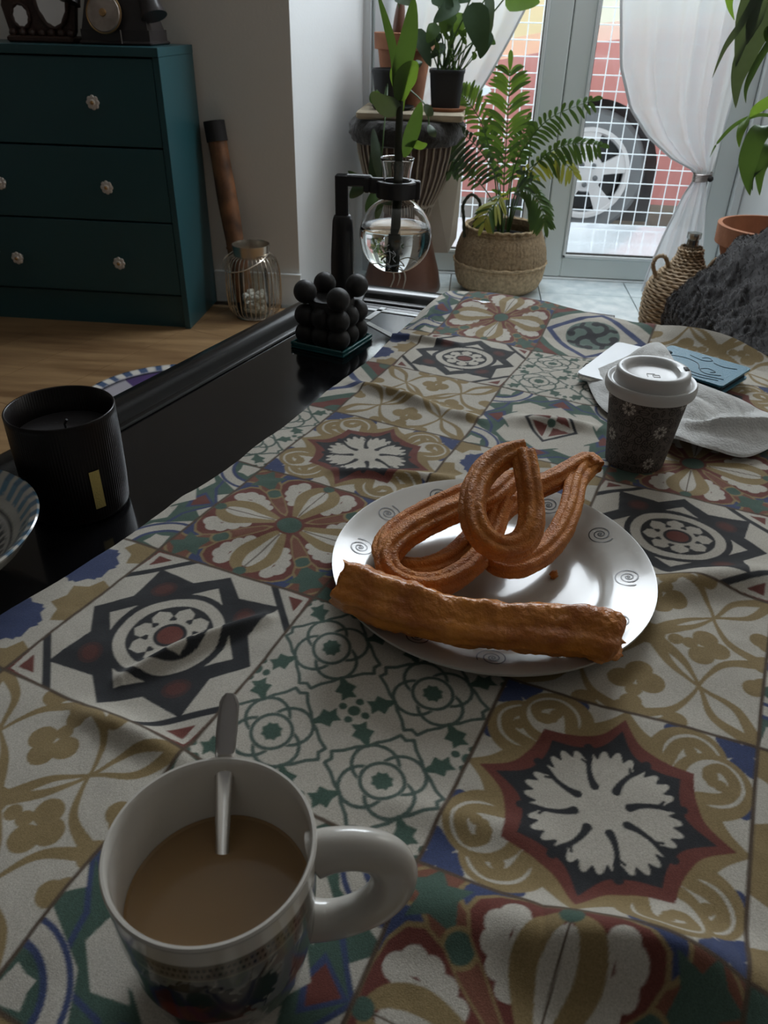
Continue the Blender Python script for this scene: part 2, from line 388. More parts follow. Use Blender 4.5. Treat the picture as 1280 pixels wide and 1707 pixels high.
def tile_flower():
    t = T((.21, .085, .055)); t.symm(4, off=math.pi/4)
    t.circ(1.02, 0, .34, OC); t.circ(1.02, 0, .31, (.21, .085, .055))
    for q in (-1, 1): t.circ(.98, q*.30, .19, OC); t.circ(.98, q*.30, .16, NV)
    for P in ([(.82, 0), (1.0, .10), (1.05, .24), (1.14, .1), (1.3, .14), (1.26, 0), (1.3, -.14), (1.14, -.1), (1.05, -.24), (1.0, -.10)],): t.poly(P, GR)
    t.circ(.76, 0, .12, OC); t.circ(.76, 0, .09, GR)
    t.symm(4)
    prof = [(.06, .05), (.2, .10), (.42, .27), (.60, .44), (.74, .50), (.85, .47), (.93, .36), (.96, .2), (.96, 0)]
    def out(e): return [(x+e*.4, y+e) for x, y in prof] + [(x+e*.4, -y-e) for x, y in prof[::-1]]
    t.poly(out(.085), OC); t.poly(out(.055), RD)
    t.poly([(.13, .02), (.3, .1), (.5, .24), (.6, .28), (.84, .28), (.84, -.28), (.6, -.28), (.5, -.24), (.3, -.1), (.13, -.02)], WH)
    for q in (-1, 1):
        for x, y, r in ((.44, .22, .07), (.54, .30, .08), (.65, .36, .085), (.76, .37, .09), (.84, .30, .09)): t.circ(x, q*y, r, WH)
        t.line([(.16, q*.03), (.4, q*.12), (.62, q*.18), (.80, q*.14), (.90, q*.05)], lambda s: .05+.11*math.sin(math.pi*min(1, s*.9)), OC, True)
    t.poly([(.2, 0), (.45, .07), (.65, .09), (.88, 0), (.65, -.09), (.45, -.07)], WH); t.line([(.2, 0), (.88, 0)], .014, BR)
    t.circ(.93, 0, .07, GR)
    t.one(); t.circ(0, 0, .17, RD); t.circ(0, 0, .14, GR)
    return t.down()
def tile_snow():
    t = T(WH)
    def lob(th, base, amp, tip):
        a = (th/(math.pi/4)) % 1; k = np.round(th/(math.pi/4)-a).astype(int)
        v = 1-abs(2*a-1)            # 0 at the tips, 1 between
        axis = 1-abs(((th/(math.pi/2)) % 1)*2-1)   # 0 on axes, 1 on diagonals
        return base+tip*(1-v)**2.6*(1-.5*axis)
    t.symm(4)
    for q in (-1, 1):
        t.circ(.985, q*.0, .001, NV)
        for x, y in ((.97, q*.42), (.80, q*.93)): t.circ(x, y, .09, NV); t.circ(x-.05, y+q*.05, .07, NV); t.circ(x-.03, y-q*.07, .06, NV)
    t.symm(4, off=math.pi/4); t.poly([(1.16, 0), (1.2, .09), (1.28, .05), (1.38, .1), (1.41, 0), (1.38, -.1), (1.28, -.05), (1.2, -.09)], NV)
    t.one(); t.polar(lambda th: lob(th, .82, 0, .20), OC)
    t.symm(4)
    for q in (-1, 1):
        # ocher volutes with white eye
        t.circ(.70, q*.50, .30, OC); t.circ(.72, q*.53, .215, WH); t.line([(.62, q*.36), (.80, q*.42), (.86, q*.56), (.76, q*.68), (.66, q*.62), (.70, q*.53)], lambda s: .11-.03*s, OC, True)
        t.circ(.68, q*.58, .06, OC); t.circ(.76, q*.52, .05, OC)
    t.one(); t.polar(lambda th: lob(th, .685, 0, .23), RD); t.polar(lambda th: lob(th, .565, 0, .22), BK)
    # leafy white snowflake: eight arms with dark slits between
    def fl(th):
        a = (th/(math.pi/4)+.5) % 1; v = abs(2*a-1)
        return .54+.02*np.cos(th*8)-.07*(np.abs(np.sin(th*16+.4))**3)
    t.polar(fl, WH)
    t.symm(8, off=R(22.5)); t.line([(.20, .015), (.28, .03), (.38, .025), (.48, .0), (.57, -.01)], lambda s: .07-.03*math.sin(math.pi*s), BK, True)
    t.line([(.40, .02), (.45, .06)], .022, BK)
    return t.down()
def tile_scroll():
    t = T(WH); t.symm(4, True)
    w_ = lambda s: .030+.105*abs(2*s-1)**1.6
    t.line([(0, 0), (.22, .30), (.40, .44), (.56, .53), (.82, .66), (1.0, 1.0)], w_, OC, True)
    t.sym = [(1, 0, 1), (1, 0, -1), (-1, 0, 1), (-1, 0, -1)]
    t.line([(0, 1.0), (.30, .86), (.45, .62), (.53, .38), (.68, .14), (1.0, 0)], w_, OC, True)
    for x, y in ((0, .0),): t.circ(x, y, .13, OC)
    for (x, y) in ((-.12, .60), (.12, .60), (0, .48), (0, .72)): t.circ(x, y, .115 if y < .7 else .07, OC)
    for (x, y) in ((.46, .12), (.46, -.12), (.58, 0), (.34, 0)): t.circ(x, y, .115 if x > .4 else .07, OC)
    t.circ(0, .86, .09, OC); t.circ(0, 1.0, .16, OC); t.circ(.22, 0, .07, OC); t.circ(1, 0, .12, OC)
    t.circ(.93, .34, .10, OC); t.circ(1.0, .28, .09, OC); t.circ(.36, .96, .10, OC); t.circ(.30, 1.03, .08, OC); t.circ(1, 1, .14, OC)
    return t.down()
def tile_quatre():
    t = T(WH); G2 = (.09, .13, .112); wl = .032
    for cx, cy in ((.5, .5), (-.5, .5), (-.5, -.5), (.5, -.5)):
        t.one()
        for k in range(4):
            dx, dy = rp(.16, 90*k+45); t.ring(cx+dx, cy+dy, .185, wl, G2)
        t.circ(cx, cy, .19, WH); t.ring(cx, cy, .17, wl, G2)
        t.poly([(cx+x, cy+y) for x, y in star(8, .095, .075)], GR)
        P = []
        for k in range(4):
            ang = 90*k
            for a, r in ((-45, .34), (-32, .365), (-16, .405), (-7, .475), (0, .44), (7, .475), (16, .405), (32, .365)):
                P.append((cx+rp(r, ang+a)[0], cy+rp(r, ang+a)[1]))
        t.line(P+P[:1], wl, G2)
    for cx, cy in ((0, 0), (1, 0), (-1, 0), (0, 1), (0, -1), (1, 1), (-1, -1), (1, -1), (-1, 1)):
        t.one(); t.circ(cx, cy, .055, GR)
        for k in range(4):
            c, s = rp(1, 90*k+45)
            def q(a, b): return (cx+a*c-b*s, cy+a*s+b*c)
            if True:
                t.poly([q(.15, 0), q(.13, .07), q(.20, .05), q(.24, .10), q(.30, .04), q(.36, .02), q(.36, -.02), q(.30, -.04), q(.24, -.10), q(.20, -.05), q(.13, -.07)], GR)
                t.circ(*q(.075, .075), .036, GR)
            else:
                t.poly([q(.05, .0), q(.10, .06), q(.16, .04), q(.22, 0), q(.16, -.04), q(.10, -.06)], GR)
    return t.down()
def tile_octagon():
    t = T(GR); t.symm(8); t.one()
    t.poly([rp([1.02, .86][k % 2], 22.5*k) for k in range(16)], NV)
    t.poly([rp([.98, .82][k % 2], 22.5*k) for k in range(16)], GR)
    t.symm(4); t.poly([(.98, 0), (.72, .20), (.66, 0), (.72, -.20)], NV); t.poly([(.93, 0), (.75, .14), (.70, 0), (.75, -.14)], RD)
    t.poly([(1.0, .04), (.88, .2), (1, .3)], WH); t.poly([(1.0, -.04), (.88, -.2), (1, -.3)], WH)
    t.one(); t.poly([rp([.72, .60][k % 2], 22.5*k+0) for k in range(16)], WH)
    t.symm(4, off=math.pi/4); t.poly([(.58, .30), (.80, .15), (.80, -.15), (.58, -.30)], WH)
    t.poly([(.98, .42), (.86, .0), (.98, -.42), (1.5, -.4), (1.5, .4)], WH)
    t.ring(1.41, 0, .50, .05, NV); t.ring(1.41, 0, .43, .11, WH); t.circ(1.41, 0, .375, NV); t.circ(1.41, 0, .33, GR)
    t.poly([(1.41, 0), (1.2, .14), (1.16, .06), (1.10, 0), (1.16, -.06), (1.2, -.14)], WH)
    t.one(); t.poly([(0, .46), (.40, .0), (0, -.46), (-.40, 0)], BK); t.poly([(0, .39), (.34, .0), (0, -.39), (-.34, 0)], WH)
    t.symm(4); t.poly([(.05, .04), (.27, .03), (.05, .30)], RD); t.circ(0, 0, .06, GR)
    return t.down()
def tile_diamond():
    t = T(GR); t.symm(4, off=math.pi/4); t.poly([(1.41, 0), (1.05, .35), (1.05, -.35)], RD); t.circ(1.41, 0, .2, GR)
    t.poly([(.80, 1.0), (.80, -1.0), (.90, -1), (.90, 1)], WH)
    t.one(); t.poly([(1.14, 0), (0, 1.14), (-1.14, 0), (0, -1.14)], WH); t.poly([(1, 0), (0, 1), (-1, 0), (0, -1)], NV)
    t.poly([(.84, 0), (0, .84), (-.84, 0), (0, -.84)], WH); t.circ(0, 0, .52, (.14, .20, .17))
    t.symm(4, off=.3); t.line([(0, 0), (.2, .04), (.34, .16), (.46, .12)], lambda s: .13-.05*s, BK, True); t.line([(.28, .1), (.30, .28), (.2, .40)], .09, BK, True)
    t.circ(.40, -.12, .09, BK); t.one(); t.circ(0, 0, .12, BK)
    return t.down()
def tile_blue():
    t = T(WH)
    for i in range(-2, 3):
        for j in range(-2, 3):
            cx, cy = i*.5, j*.5
            if (i+j) % 2 == 0:
                t.poly([(cx+x, cy+y) for x, y in star(8, .37 if i % 2 == 0 else .33, .28, 22)], OC if (i % 2 == 0) else NV)
    for i in (-1, 1):
        for j in (-1, 1): t.poly([(i*.5+x, j*.5+y) for x, y in star(8, .33, .25, 10)], NV)
    t.symm(4); t.poly([(.62, 0), (.52, .12), (.40, 0), (.52, -.12)], WH)
    return t.down()
TILES = dict(S=tile_star(), F=tile_flower(), N=tile_snow(), C=tile_scroll(), Q=tile_quatre(), G=tile_octagon(), D=tile_diamond(), B=tile_blue())
ROWS = {0: 'SFNC', 1: 'QDBG', 2: 'NCSF', 3: 'BGQD'}
# the cloth lies at an angle on the table: origin, and one 16 cm tile step along u and v, with the small shifts of its rucks
CO = np.array([[-0.2978, .3613], [.1514, -.0520], [.0516, .1514]])
CK = [(0.0, 0.0, -0.0047, 0.0054), (0.0, 1.0, 0.0021, 0.0065), (1.0, 1.0, -0.0074, 0.0192), (1.0, 0.0, -0.0074, 0.0016), (2.0, 0.0, -0.0075, -0.0042), (2.0, 1.0, -0.004, -0.0069), (0.0, 2.0, 0.0042, 0.0086), (0.0, 3.0, 0.0058, -0.0009), (1.0, 3.0, 0.0036, -0.0019), (0.0, 4.0, 0.0069, -0.0022), (1.0, 4.0, -0.003, -0.0017), (0.0, 5.0, -0.0013, -0.0283), (1.0, 5.0, -0.0074, -0.0296), (3.0, 0.0, 0.0046, -0.0011), (3.0, 1.0, 0.0063, 0.0063), (2.0, 3.0, -0.0027, -0.0086), (3.0, 2.0, 0.0116, 0.0101), (0.5, 0.5, 0.0004, 0.0005), (1.5, 0.5, -0.0064, -0.003), (2.5, 0.5, -0.0015, -0.0126), (0.5, 1.5, 0.0084, 0.0045), (0.5, 2.5, 0.0062, 0.0012), (0.5, 5.5, 0.0051, 0.0213), (0.5, 4.5, 0.0012, -0.0084), (1.5, 3.5, 0.0059, -0.005), (1.5, 4.5, -0.0055, 0.0112), (1.5, 5.5, -0.0251, -0.0008), (2.5, 2.5, 0.002, -0.0112), (2.5, 3.5, -0.0036, -0.0158)]
TZ = .450   # lacquered table top
def cloth_xy(u, v):
    p = np.c_[np.ones(len(u)), u, v] @ CO; num = np.zeros((len(u), 2)); den = np.full((len(u), 1), .12)
    for a, b, dx, dy in CK:
        wgt = np.exp(-((u-a)**2+(v-b)**2)/.28)[:, None]; num += wgt*np.array([[dx, dy]]); den += wgt
    return p+num/den
def vnoise(x, y, seed=0):
    r = np.random.default_rng(seed).random((64, 64)); xi = np.floor(x).astype(int); yi = np.floor(y).astype(int)
    a = x-xi; b = y-yi; a = a*a*(3-2*a); b = b*b*(3-2*b)
    g = lambda i, j: r[i % 64, j % 64]
    return (g(xi, yi)*(1-a)+g(xi+1, yi)*a)*(1-b)+(g(xi, yi+1)*(1-a)+g(xi+1, yi+1)*a)*b-.5
RIDGES = [(-0.2150, 0.3673, -0.1328, 0.4423, 0.012, 0.007), (-0.1534, 0.3062, -0.2327, 0.3345, 0.009, 0.01), (-0.1141, 0.6749, 0.0084, 0.6742, 0.008, 0.009), (-0.1267, 0.8959, -0.0104, 0.8339, 0.011, 0.01), (-0.0100, 0.8257, 0.0322, 0.8159, 0.008, 0.01), (-0.1078, 1.0739, -0.0026, 1.0543, 0.009, 0.008), (0.0739, 0.8222, 0.1687, 0.8115, 0.011, 0.012), (-0.0305, 0.2913, 0.0678, 0.2753, 0.005, 0.012), (0.0641, 0.2155, 0.1592, 0.2080, 0.03, 0.02), (-0.0167, 0.2295, 0.0644, 0.2201, 0.01, 0.02), (0.1705, 0.5163, 0.2813, 0.5516, 0.014, 0.016), (-0.1580, 0.2477, -0.1803, 0.1735, 0.004, 0.02), (-0.1890, 0.5405, -0.1041, 0.6126, 0.004, 0.02), (0.2978, 1.1409, 0.4393, 1.0679, 0.02, 0.035), (-0.0585, 1.1210, -0.0314, 1.2198, 0.012, 0.012), (0.1295, 0.4992, 0.2257, 0.4240, 0.004, 0.03)]
def cloth_z(x, y, u, v):
    z = TZ+.0065+.0035*vnoise(x*14, y*14, 1)+.0016*vnoise(x*38, y*38, 2)+.0005*vnoise(x*110, y*110, 3)
    for (xa, ya, xb, yb, h, wd) in RIDGES:
        dx, dy = xb-xa, yb-ya; L = dx*dx+dy*dy; t = np.clip(((x-xa)*dx+(y-ya)*dy)/L, 0, 1)
        d = np.hypot(x-xa-t*dx, y-ya-t*dy); z = z+h*np.exp(-(d/wd)**2)*(1-.6*abs(2*t-1)**2)
    z = np.where(v > 5.2, z+.0125*np.clip((v-5.35)/.45, 0, 1), z)       # rides up over the raised rim
    # pressed flat under plate, mug, cup
    for cx, cy, r in ((.0415, .521, .085), (-.09, .192, .05), (.197, .749, .045)):
        k = np.clip((np.hypot(x-cx, y-cy)-r)/.045, 0, 1); k = k*k*(3-2*k); z = z*k+(TZ+.004)*(1-k)
    return np.maximum(z, TZ+.003)
def build_cloth():
    sv = np.concatenate([np.arange(-1.7, 2.0, 1/190), np.arange(2.0, 4.0, 1/120), np.arange(4.0, 6.0, 1/85)]); sv = sv/ sv[-1]
    nv = len(sv); nu = 760; ss = np.linspace(0, 1, nu)
    Sg, Vg = np.meshgrid(ss, sv)
    far = np.interp(-.2+Sg*4.2, [-.3, 0, 1.0, 1.42, 1.84, 2.1, 2.51, 2.9, 4.0], [5.95, 6.0, 6.0, 5.98, 5.86, 5.76, 5.64, 5.5, 5.0])
    V = np.where(Vg > 0, Vg*far, Vg*6.0)
    left = np.interp(V, [-2, .24, .58, 1.06, 1.48, 2.02, 2.85, 3.44, 4.11, 4.8, 5.43, 5.9, 6.03], [-.45, -.30, -.27, -.23, -.23, -.18, -.21, -.22, -.22, -.28, -.30, -.21, -.10])
    U = left+Sg*(4.15-left)
    u, v = U.ravel(), V.ravel(); xy = cloth_xy(u, v); x, y = xy[:, 0], xy[:, 1]; z = cloth_z(x, y, u, v)
    # near edge of the cloth sinks over the front of the table
    col = np.zeros((len(u), 3)); iu, iv = np.floor(u).astype(int), np.floor(v).astype(int)
    for c in range(-1, 5):
        for r in range(-3, 7):
            k = (iu == c) & (iv == r)
            if k.any(): col[k] = TILES[ROWS[c % 4][r % 4]].sample((u[k]-c)*2-1, (v[k]-r)*2-1)
    d = np.minimum(abs(u-np.round(u)), abs(v-np.round(v))); k = np.clip(1.5-d/.008, 0, 1)[:, None]
    col = col*(1-k)+np.array([BR])*k*.8+np.array([[.05, .04, .03]])*k*.2
    idx = np.arange(nu*nv).reshape(nv, nu)
    F = np.stack([idx[:-1, :-1], idx[:-1, 1:], idx[1:, 1:], idx[1:, :-1]], -1).reshape(-1, 4)
    return np.c_[x, y, z], F, col
cv, cf, cc = build_cloth()
mk('tablecloth', (cv, cf), M['cloth'], col=cc, cat='tablecloth', label='cotton tablecloth printed with patchwork of coloured patterned tiles on the black table', angle=0)
# ---------------------------------------------------------------- the room
def clip_poly(P, x0, x1, y0, y1):
    for ax, lim, sg in ((0, x0, 1), (0, x1, -1), (1, y0, 1), (1, y1, -1)):
        Q = []
        for a, b in zip(P, P[1:]+P[:1]):
            ia, ib = (a[ax]-lim)*sg >= 0, (b[ax]-lim)*sg >= 0
            if ia: Q.append(a)
            if ia != ib:
                t = (lim-a[ax])/(b[ax]-a[ax]); Q.append((a[0]+t*(b[0]-a[0]), a[1]+t*(b[1]-a[1])))
        P = Q
        if not P: return P
    return P
XL, XR, YF, YB = -2.3, 2.2, -2.2, 2.59
floor = mk('floor', box(XL-.1, XR+.1, YF-.1, 3.16, -.06, -.012), M['subfloor'], kind='structure')
ang = R(70); dx, dy = math.cos(ang), math.sin(ang); W_, L_ = .192, 1.25
for i in range(-16, 17):
    for j in range(-3, 4):
        s0 = j*L_+(i*.47 % 1)*L_; o = (-.7-dy*i*W_+dx*s0, 1.6+dx*i*W_+dy*s0)
        q = lambda a, b: (o[0]+dx*a-dy*b, o[1]+dy*a+dx*b)
        P = clip_poly([q(.0006, .0006), q(L_-.0006, .0006), q(L_-.0006, W_-.0006), q(.0006, W_-.0006)], XL, XR, YF, 2.53)
        if len(P) > 2: mk('plank', prism(P, -.012, 0), M['plank'], floor, smooth=False)
TS = .331
for i in range(-3, 4):
    for j in range(2):
        x0, x1 = .285+i*TS, .285+(i+1)*TS
        y0, y1 = 2.572+j*.3, min(2.572+(j+1)*.3, 3.13)
        x0, x1 = max(x0, -.62), min(x1, 1.25)
        if x1 > x0: mk('floor_tile', box(x0+.0018, x1-.0018, y0+.0018, y1-.0018, -.012, .0, .001), M['tile'], floor, smooth=False)
mk('trim_1', box(-.56, 1.21, 2.532, 2.572, -.012, .006, .002), M['bead'], kind='structure')
mk('wall_back', box(XL-.1, -.553, 2.59, 3.2, -.05, 2.72), M['wall'], kind='structure', smooth=False)
mk('wall_left', box(XL-.12, XL, YF-.1, 2.59, -.05, 2.72), M['low_bounce'], kind='structure', smooth=False)
mk('wall_right', box(XR, XR+.12, YF-.1, 3.2, -.05, 2.72), M['wall'], kind='structure', smooth=False)
mk('wall_front', box(XL-.1, XR+.1, YF-.12, YF, -.05, 2.72), M['low_bounce'], kind='structure', smooth=False)
mk('ceiling', box(XL-.1, XR+.1, YF-.1, 3.2, 2.62, 2.72), M['ceiling'], kind='structure', smooth=False)
# splayed alcove reveals
mk('wall_alcove_left', prism([(-.553, 2.592), (-.380, 3.09), (-.380, 3.2), (-.60, 3.2), (-.60, 2.592)], -.05, 2.62), M['reveal'], kind='structure', smooth=False)
mk('wall_alcove_right', prism([(.950, 3.09), (1.20, 2.592), (XR, 2.592), (XR, 3.2), (.950, 3.2)], -.05, 2.62), M['reveal'], kind='structure', smooth=False)
mk('wall_lintel', box(-.40, .97, 3.06, 3.2, 2.30, 2.62), M['reveal'], kind='structure', smooth=False)
mk('baseboard_back', join(box(-.845, -.548, 2.575, 2.592, 0, .098), box(-.845, -.5465, 2.573, 2.592, .098, .104)), M['bead'], kind='structure', smooth=False)
mk('trim_2', box(-.40, -.372, 3.04, 3.16, 0, 2.3, .003), M['bead'], kind='structure', smooth=False)
mk('trim_3', box(.940, .968, 3.04, 3.16, 0, 2.3, .003), M['bead'], kind='structure', smooth=False)
mk('trim_4', box(-.372, .940, 3.05, 3.16, 2.28, 2.31, .003), M['bead'], kind='structure', smooth=False)
mk('trim_5', box(-.372, .940, 3.05, 3.17, -.012, .006), M['bead'], kind='structure', smooth=False)
def leaf(name, x0, x1, gx0, gx1):
    d = bpy.data.objects.new(name, None); C.objects.link(d); d.location = ((x0+x1)/2, 3.1, 0); d['kind'] = 'structure'
    mk('stile', box(x0, gx0, 3.065, 3.13, .008, 2.276, .004), M['white_plastic'], d, False)
    mk('stile', box(gx1, x1, 3.065, 3.13, .008, 2.276, .004), M['white_plastic'], d, False)
    mk('rail', box(gx0, gx1, 3.065, 3.13, .008, .082, .004), M['white_plastic'], d, False)
    mk('rail', box(gx0, gx1, 3.065, 3.13, 2.20, 2.276, .004), M['white_plastic'], d, False)
    b = .011
    mk('glazing_bead', join(box(gx0, gx0+b, 3.058, 3.08, .082, 2.2, .002), box(gx1-b, gx1, 3.058, 3.08, .082, 2.2, .002), box(gx0, gx1, 3.058, 3.08, .082, .082+b, .002), box(gx0, gx1, 3.058, 3.08, 2.2-b, 2.2, .002)), M['bead'], d, False)
    mk('glass_seal', join(box(gx0+b, gx0+b+.003, 3.07, 3.09, .093, 2.19), box(gx1-b-.003, gx1-b, 3.07, 3.09, .093, 2.19), box(gx0+b, gx1-b, 3.07, 3.09, .093, .096)), M['rubber'], d, False)
    mk('pane', box(gx0+.004, gx1-.004, 3.092, 3.098, .086, 2.196), M['glass'], d, False)
    return d
dl = leaf('door_1', -.369, .2955, -.293, .2175)
dr = leaf('door_2', .2985, .937, .372, .858)
mk('door_seal', box(.2945, .2995, 3.075, 3.12, .008, 2.276), M['rubber'], dr, False)
# ---------------------------------------------------------------- outside: sill, wire grille, street, car, facade
mk('door_sill', box(-.45, 1.1, 3.17, 3.70, -.30, .075, .004), M['marble'], smooth=False, kind='structure')
mk('wall_outside_left', box(-1.2, -.42, 3.2, 3.72, -.3, 3.0), M['reveal'], kind='structure', smooth=False)
mk('wall_outside_right', box(1.0, 1.8, 3.2, 3.72, -.3, 3.0), M['reveal'], kind='structure', smooth=False)
gr = thing('wire_grille', 'white square-mesh wire grille outside the glass doors, above the marble sill', 'grille', (.3, 3.66, .075))
def wire(a, b, r=.0023):
    return tube([a, b], r, 6)
x = -.42
while x < 1.0:
    mk('wire', wire((x, 3.655, .085), (x, 3.655, 2.3)), M['wire'], gr); x += .0548
z = .0865
while z < 1.45:
    mk('wire', wire((-.42, 3.651, z), (1.0, 3.651, z)), M['wire'], gr); z += .0575
st = mk('street', box(-5, 8, 3.7, 14, -.5, -.2), M['asphalt'], smooth=False, kind='structure')
for k in range(7):
    mk('paving_stone', box(-2.0+k*.8, -1.204+k*.8, 3.74, 4.22, -.2, -.13, .006), M['kerb'], st, False)
fa = mk('facade', box(-6, 9, 10, 10.4, -.5, 6.5), M['facade'], smooth=False, kind='structure')
mk('facade_panel', box(.9, 3.4, 9.93, 10, -.2, 4.2), M['facade2'], fa, False)
mk('facade_panel', box(-1.2, -.6, 9.93, 10, -.2, 3.4), M['facade2'], fa, False)
def car():
    t = thing('car', 'red car parked across the street, its front wheel seen through the wire grille', 'car', (1.6, 5.3, -.2))
    wx, wz, ar = .64, .125, .375
    prof = [(-.33, .02), (-.36, .22), (-.33, .42), (-.22, .56), (.1, .66), (.55, .745), (1.1, .82), (1.55, .86), (3.9, .88), (4.0, .4), (3.95, .0)]
    low = [(wx+ar+.02, -.02)]+[(wx+ar*math.cos(a), wz+ar*math.sin(a)) for a in [R(k) for k in range(0, 181, 12)] if wz+ar*math.sin(a) > -.02]+[(wx-ar-.02, .0)]
    poly = prof+low
    def ext(y0, y1, ins=0):
        n = len(poly); cx = 1.7; cz = .4
        V = [(x, y0+ (.05*(max(0, z_-.45)/.4)), z_) for x, z_ in poly]+[(x, y1, z_) for x, z_ in poly]
        F = [tuple(range(n)), tuple(range(2*n-1, n-1, -1))]+[(i, n+i, n+(i+1) % n, (i+1) % n) for i in range(n)]
        return V, F
    xs = sorted(set([-.35+.05*k for k in range(88)]+[wx+ar*math.cos(R(k)) for k in range(0, 181, 6)])); V = []; F = []
    topf = lambda x: interp([(-.36, .25), (-.33, .42), (-.22, .56), (.1, .66), (.55, .745), (1.1, .82), (1.55, .86), (3.9, .88), (4.0, .4)], x)
    def botf(x): return wz+math.sqrt(max(0, ar*ar-(x-wx)**2)) if abs(x-wx) < ar else (-.02 if x > -.3 else .1)
    NS = 8
    for x in xs:
        zb, zt = botf(x), topf(x)
        for j in range(NS):
            z_ = zb+(zt-zb)*j/(NS-1); V.append((x, 4.72+.07*max(0, (z_-.5)/.35)**2-.012*math.sin(max(0, min(1, (z_-.1)/.5))*math.pi), z_))
        V.append((x, 5.2, zt+.05)); V.append((x, 6.3, zt+.05))
    n = NS+2
    for i in range(len(xs)-1):
        for j in range(n-1): F.append((i*n+j, (i+1)*n+j, (i+1)*n+j+1, i*n+j+1))
    mk('body', (V, F), M['car'], t, smooth=True, angle=40)
    mk('waist_moulding', box(1.0, 3.9, 4.70, 4.73, .36, .40, .005), M['car'], t, False)
    mk('cabin', ([(1.35, 4.9, .84), (3.9, 4.9, .84), (3.5, 5.05, 1.32), (2.0, 5.05, 1.32), (1.35, 6.1, .84), (3.9, 6.1, .84), (3.5, 5.95, 1.32), (2.0, 5.95, 1.32)], [(0, 1, 2, 3), (7, 6, 5, 4), (0, 3, 7, 4), (1, 5, 6, 2), (3, 2, 6, 7)]), M['car_glass'], t, False)
    mk('wheel_arch', box(wx-.42, wx+.42, 4.90, 5.1, -.15, .56), M['arch'], t, False)
    hl = mk('headlight', grid(lambda u, v: (-.34+.50*u, 4.715-.02*math.sin(math.pi*u)*math.sin(math.pi*v)+.03*v, .44+.13*v+.05*u), 12, 8), M['lamp_glass'], t)
    mk('tyre', xf(lathe([(.20, -.07), (.225, -.085), (.30, -.09), (.322, -.06), (.325, .06), (.30, .09), (.20, .085)], n=48), Matrix.Translation((wx, 4.83, wz)) @ Matrix.Rotation(R(90), 4, 'X')), M['tyre'], t)
    mk('brake_disc', xf(lathe([(1e-5, .0), (.20, .0), (.20, .03)], n=40), Matrix.Translation((wx, 4.84, wz)) @ Matrix.Rotation(R(90), 4, 'X')), M['arch'], t)
    S = []
    S.append(lathe([(.215, -.02), (.235, -.02), (.235, .02), (.215, .02), (.205, 0), (.215, -.02)], n=40))
    for k in range(5):
        a0 = 2*math.pi*k/5+.3
        P = [rp(.05, math.degrees(a0)-70), (.10*math.cos(a0-.30), .10*math.sin(a0-.30)), (.22*math.cos(a0-.24), .22*math.sin(a0-.24)), (.22*math.cos(a0+.24), .22*math.sin(a0+.24)), (.10*math.cos(a0+.30), .10*math.sin(a0+.30)), rp(.05, math.degrees(a0)+70)]
        S.append(prism(P, -.012, .014))
    S.append((lambda q: q)(lathe([(1e-5, .02), (.09, .018), (.10, -.01)], n=30)))
    mm = Matrix.Translation((wx, 4.745, wz)) @ Matrix.Rotation(R(90), 4, 'X')
    rim = mk('alloy_rim', xf(join(*S), mm), M['alloy'], t)
    for k in range(5):
        a0 = 2*math.pi*k/5+.9
        mk('lug_nut', xf(lathe([(1e-5, .036), (.008, .036), (.014, .03), (.014, .014)], (.055*math.cos(a0), .055*math.sin(a0), 0), 10), mm), M['arch'], rim)
car()
# ---------------------------------------------------------------- the black table
A_ = Vector((.350, .937, 0)); B_ = Vector((.937, -.350, 0)); CL = Vector((-.216, 1.321, 0))
tb = thing('coffee_table', 'low black lacquered table with rounded raised rim under the patterned cloth', 'table', (.1, .5, 0))
near = CL-A_*1.75
outer = [near, CL, Vector((.2417, 1.2128, 0)), Vector((.42, 1.07, 0)), Vector((.80, .83, 0)), Vector((.55, -.2, 0)), Vector((.30, -.52, 0))]
inn = [(p.x, p.y) for p in outer]
mk('tabletop', prism(inn[::-1], TZ-.03, TZ), M['black_gloss'], tb, smooth=False)
# moulded rim: low dip inside, fat rounded shoulder, dropped outer edge
sec = [(.060, .001), (.057, .004), (.052, .0035), (.048, .004), (.044, .010), (.038, .0148), (.030, .0168), (.018, .0168), (.008, .013), (.0, .004), (-.002, -.02), (.0, -.04), (.004, -.05)]
path = [near, CL, Vector((.2417, 1.2128, 0))]
V = []; F = []; n = len(sec)
for i, p in enumerate(path):
    d0 = (p-path[i-1]).normalized() if i else (path[1]-path[0]).normalized(); d1 = (path[i+1]-p).normalized() if i+1 < len(path) else d0
    n0, n1 = Vector((d0.y, -d0.x, 0)), Vector((d1.y, -d1.x, 0)); m_ = (n0+n1).normalized(); k = 1/max(.3, m_.dot(n0))
    for (a, b) in sec: V.append((p.x+m_.x*a*k, p.y+m_.y*a*k, TZ+b))
for i in range(len(path)-1):
    for k in range(n-1): F.append((i*n+k, i*n+k+1, (i+1)*n+k+1, (i+1)*n+k))
mk('rim', (V, F), M['black_rim'], tb, angle=60)
ap = [p+(Vector((.15, .45, 0))-p)*.05 for p in outer]
mk('apron', prism([(p.x, p.y) for p in ap][::-1], TZ-.09, TZ-.03), M['black_rim'], tb, False)
for p in (near+A_*.75+B_*.07, CL-A_*.08+B_*.07, Vector((.64, .78, 0)), Vector((.45, -.1, 0))):
    mk('leg', lathe([(.020, 0), (.022, .02), (.018, .05), (.028, .25), (.030, .365)], (p.x, p.y, 0), 16), M['black_rim'], tb)
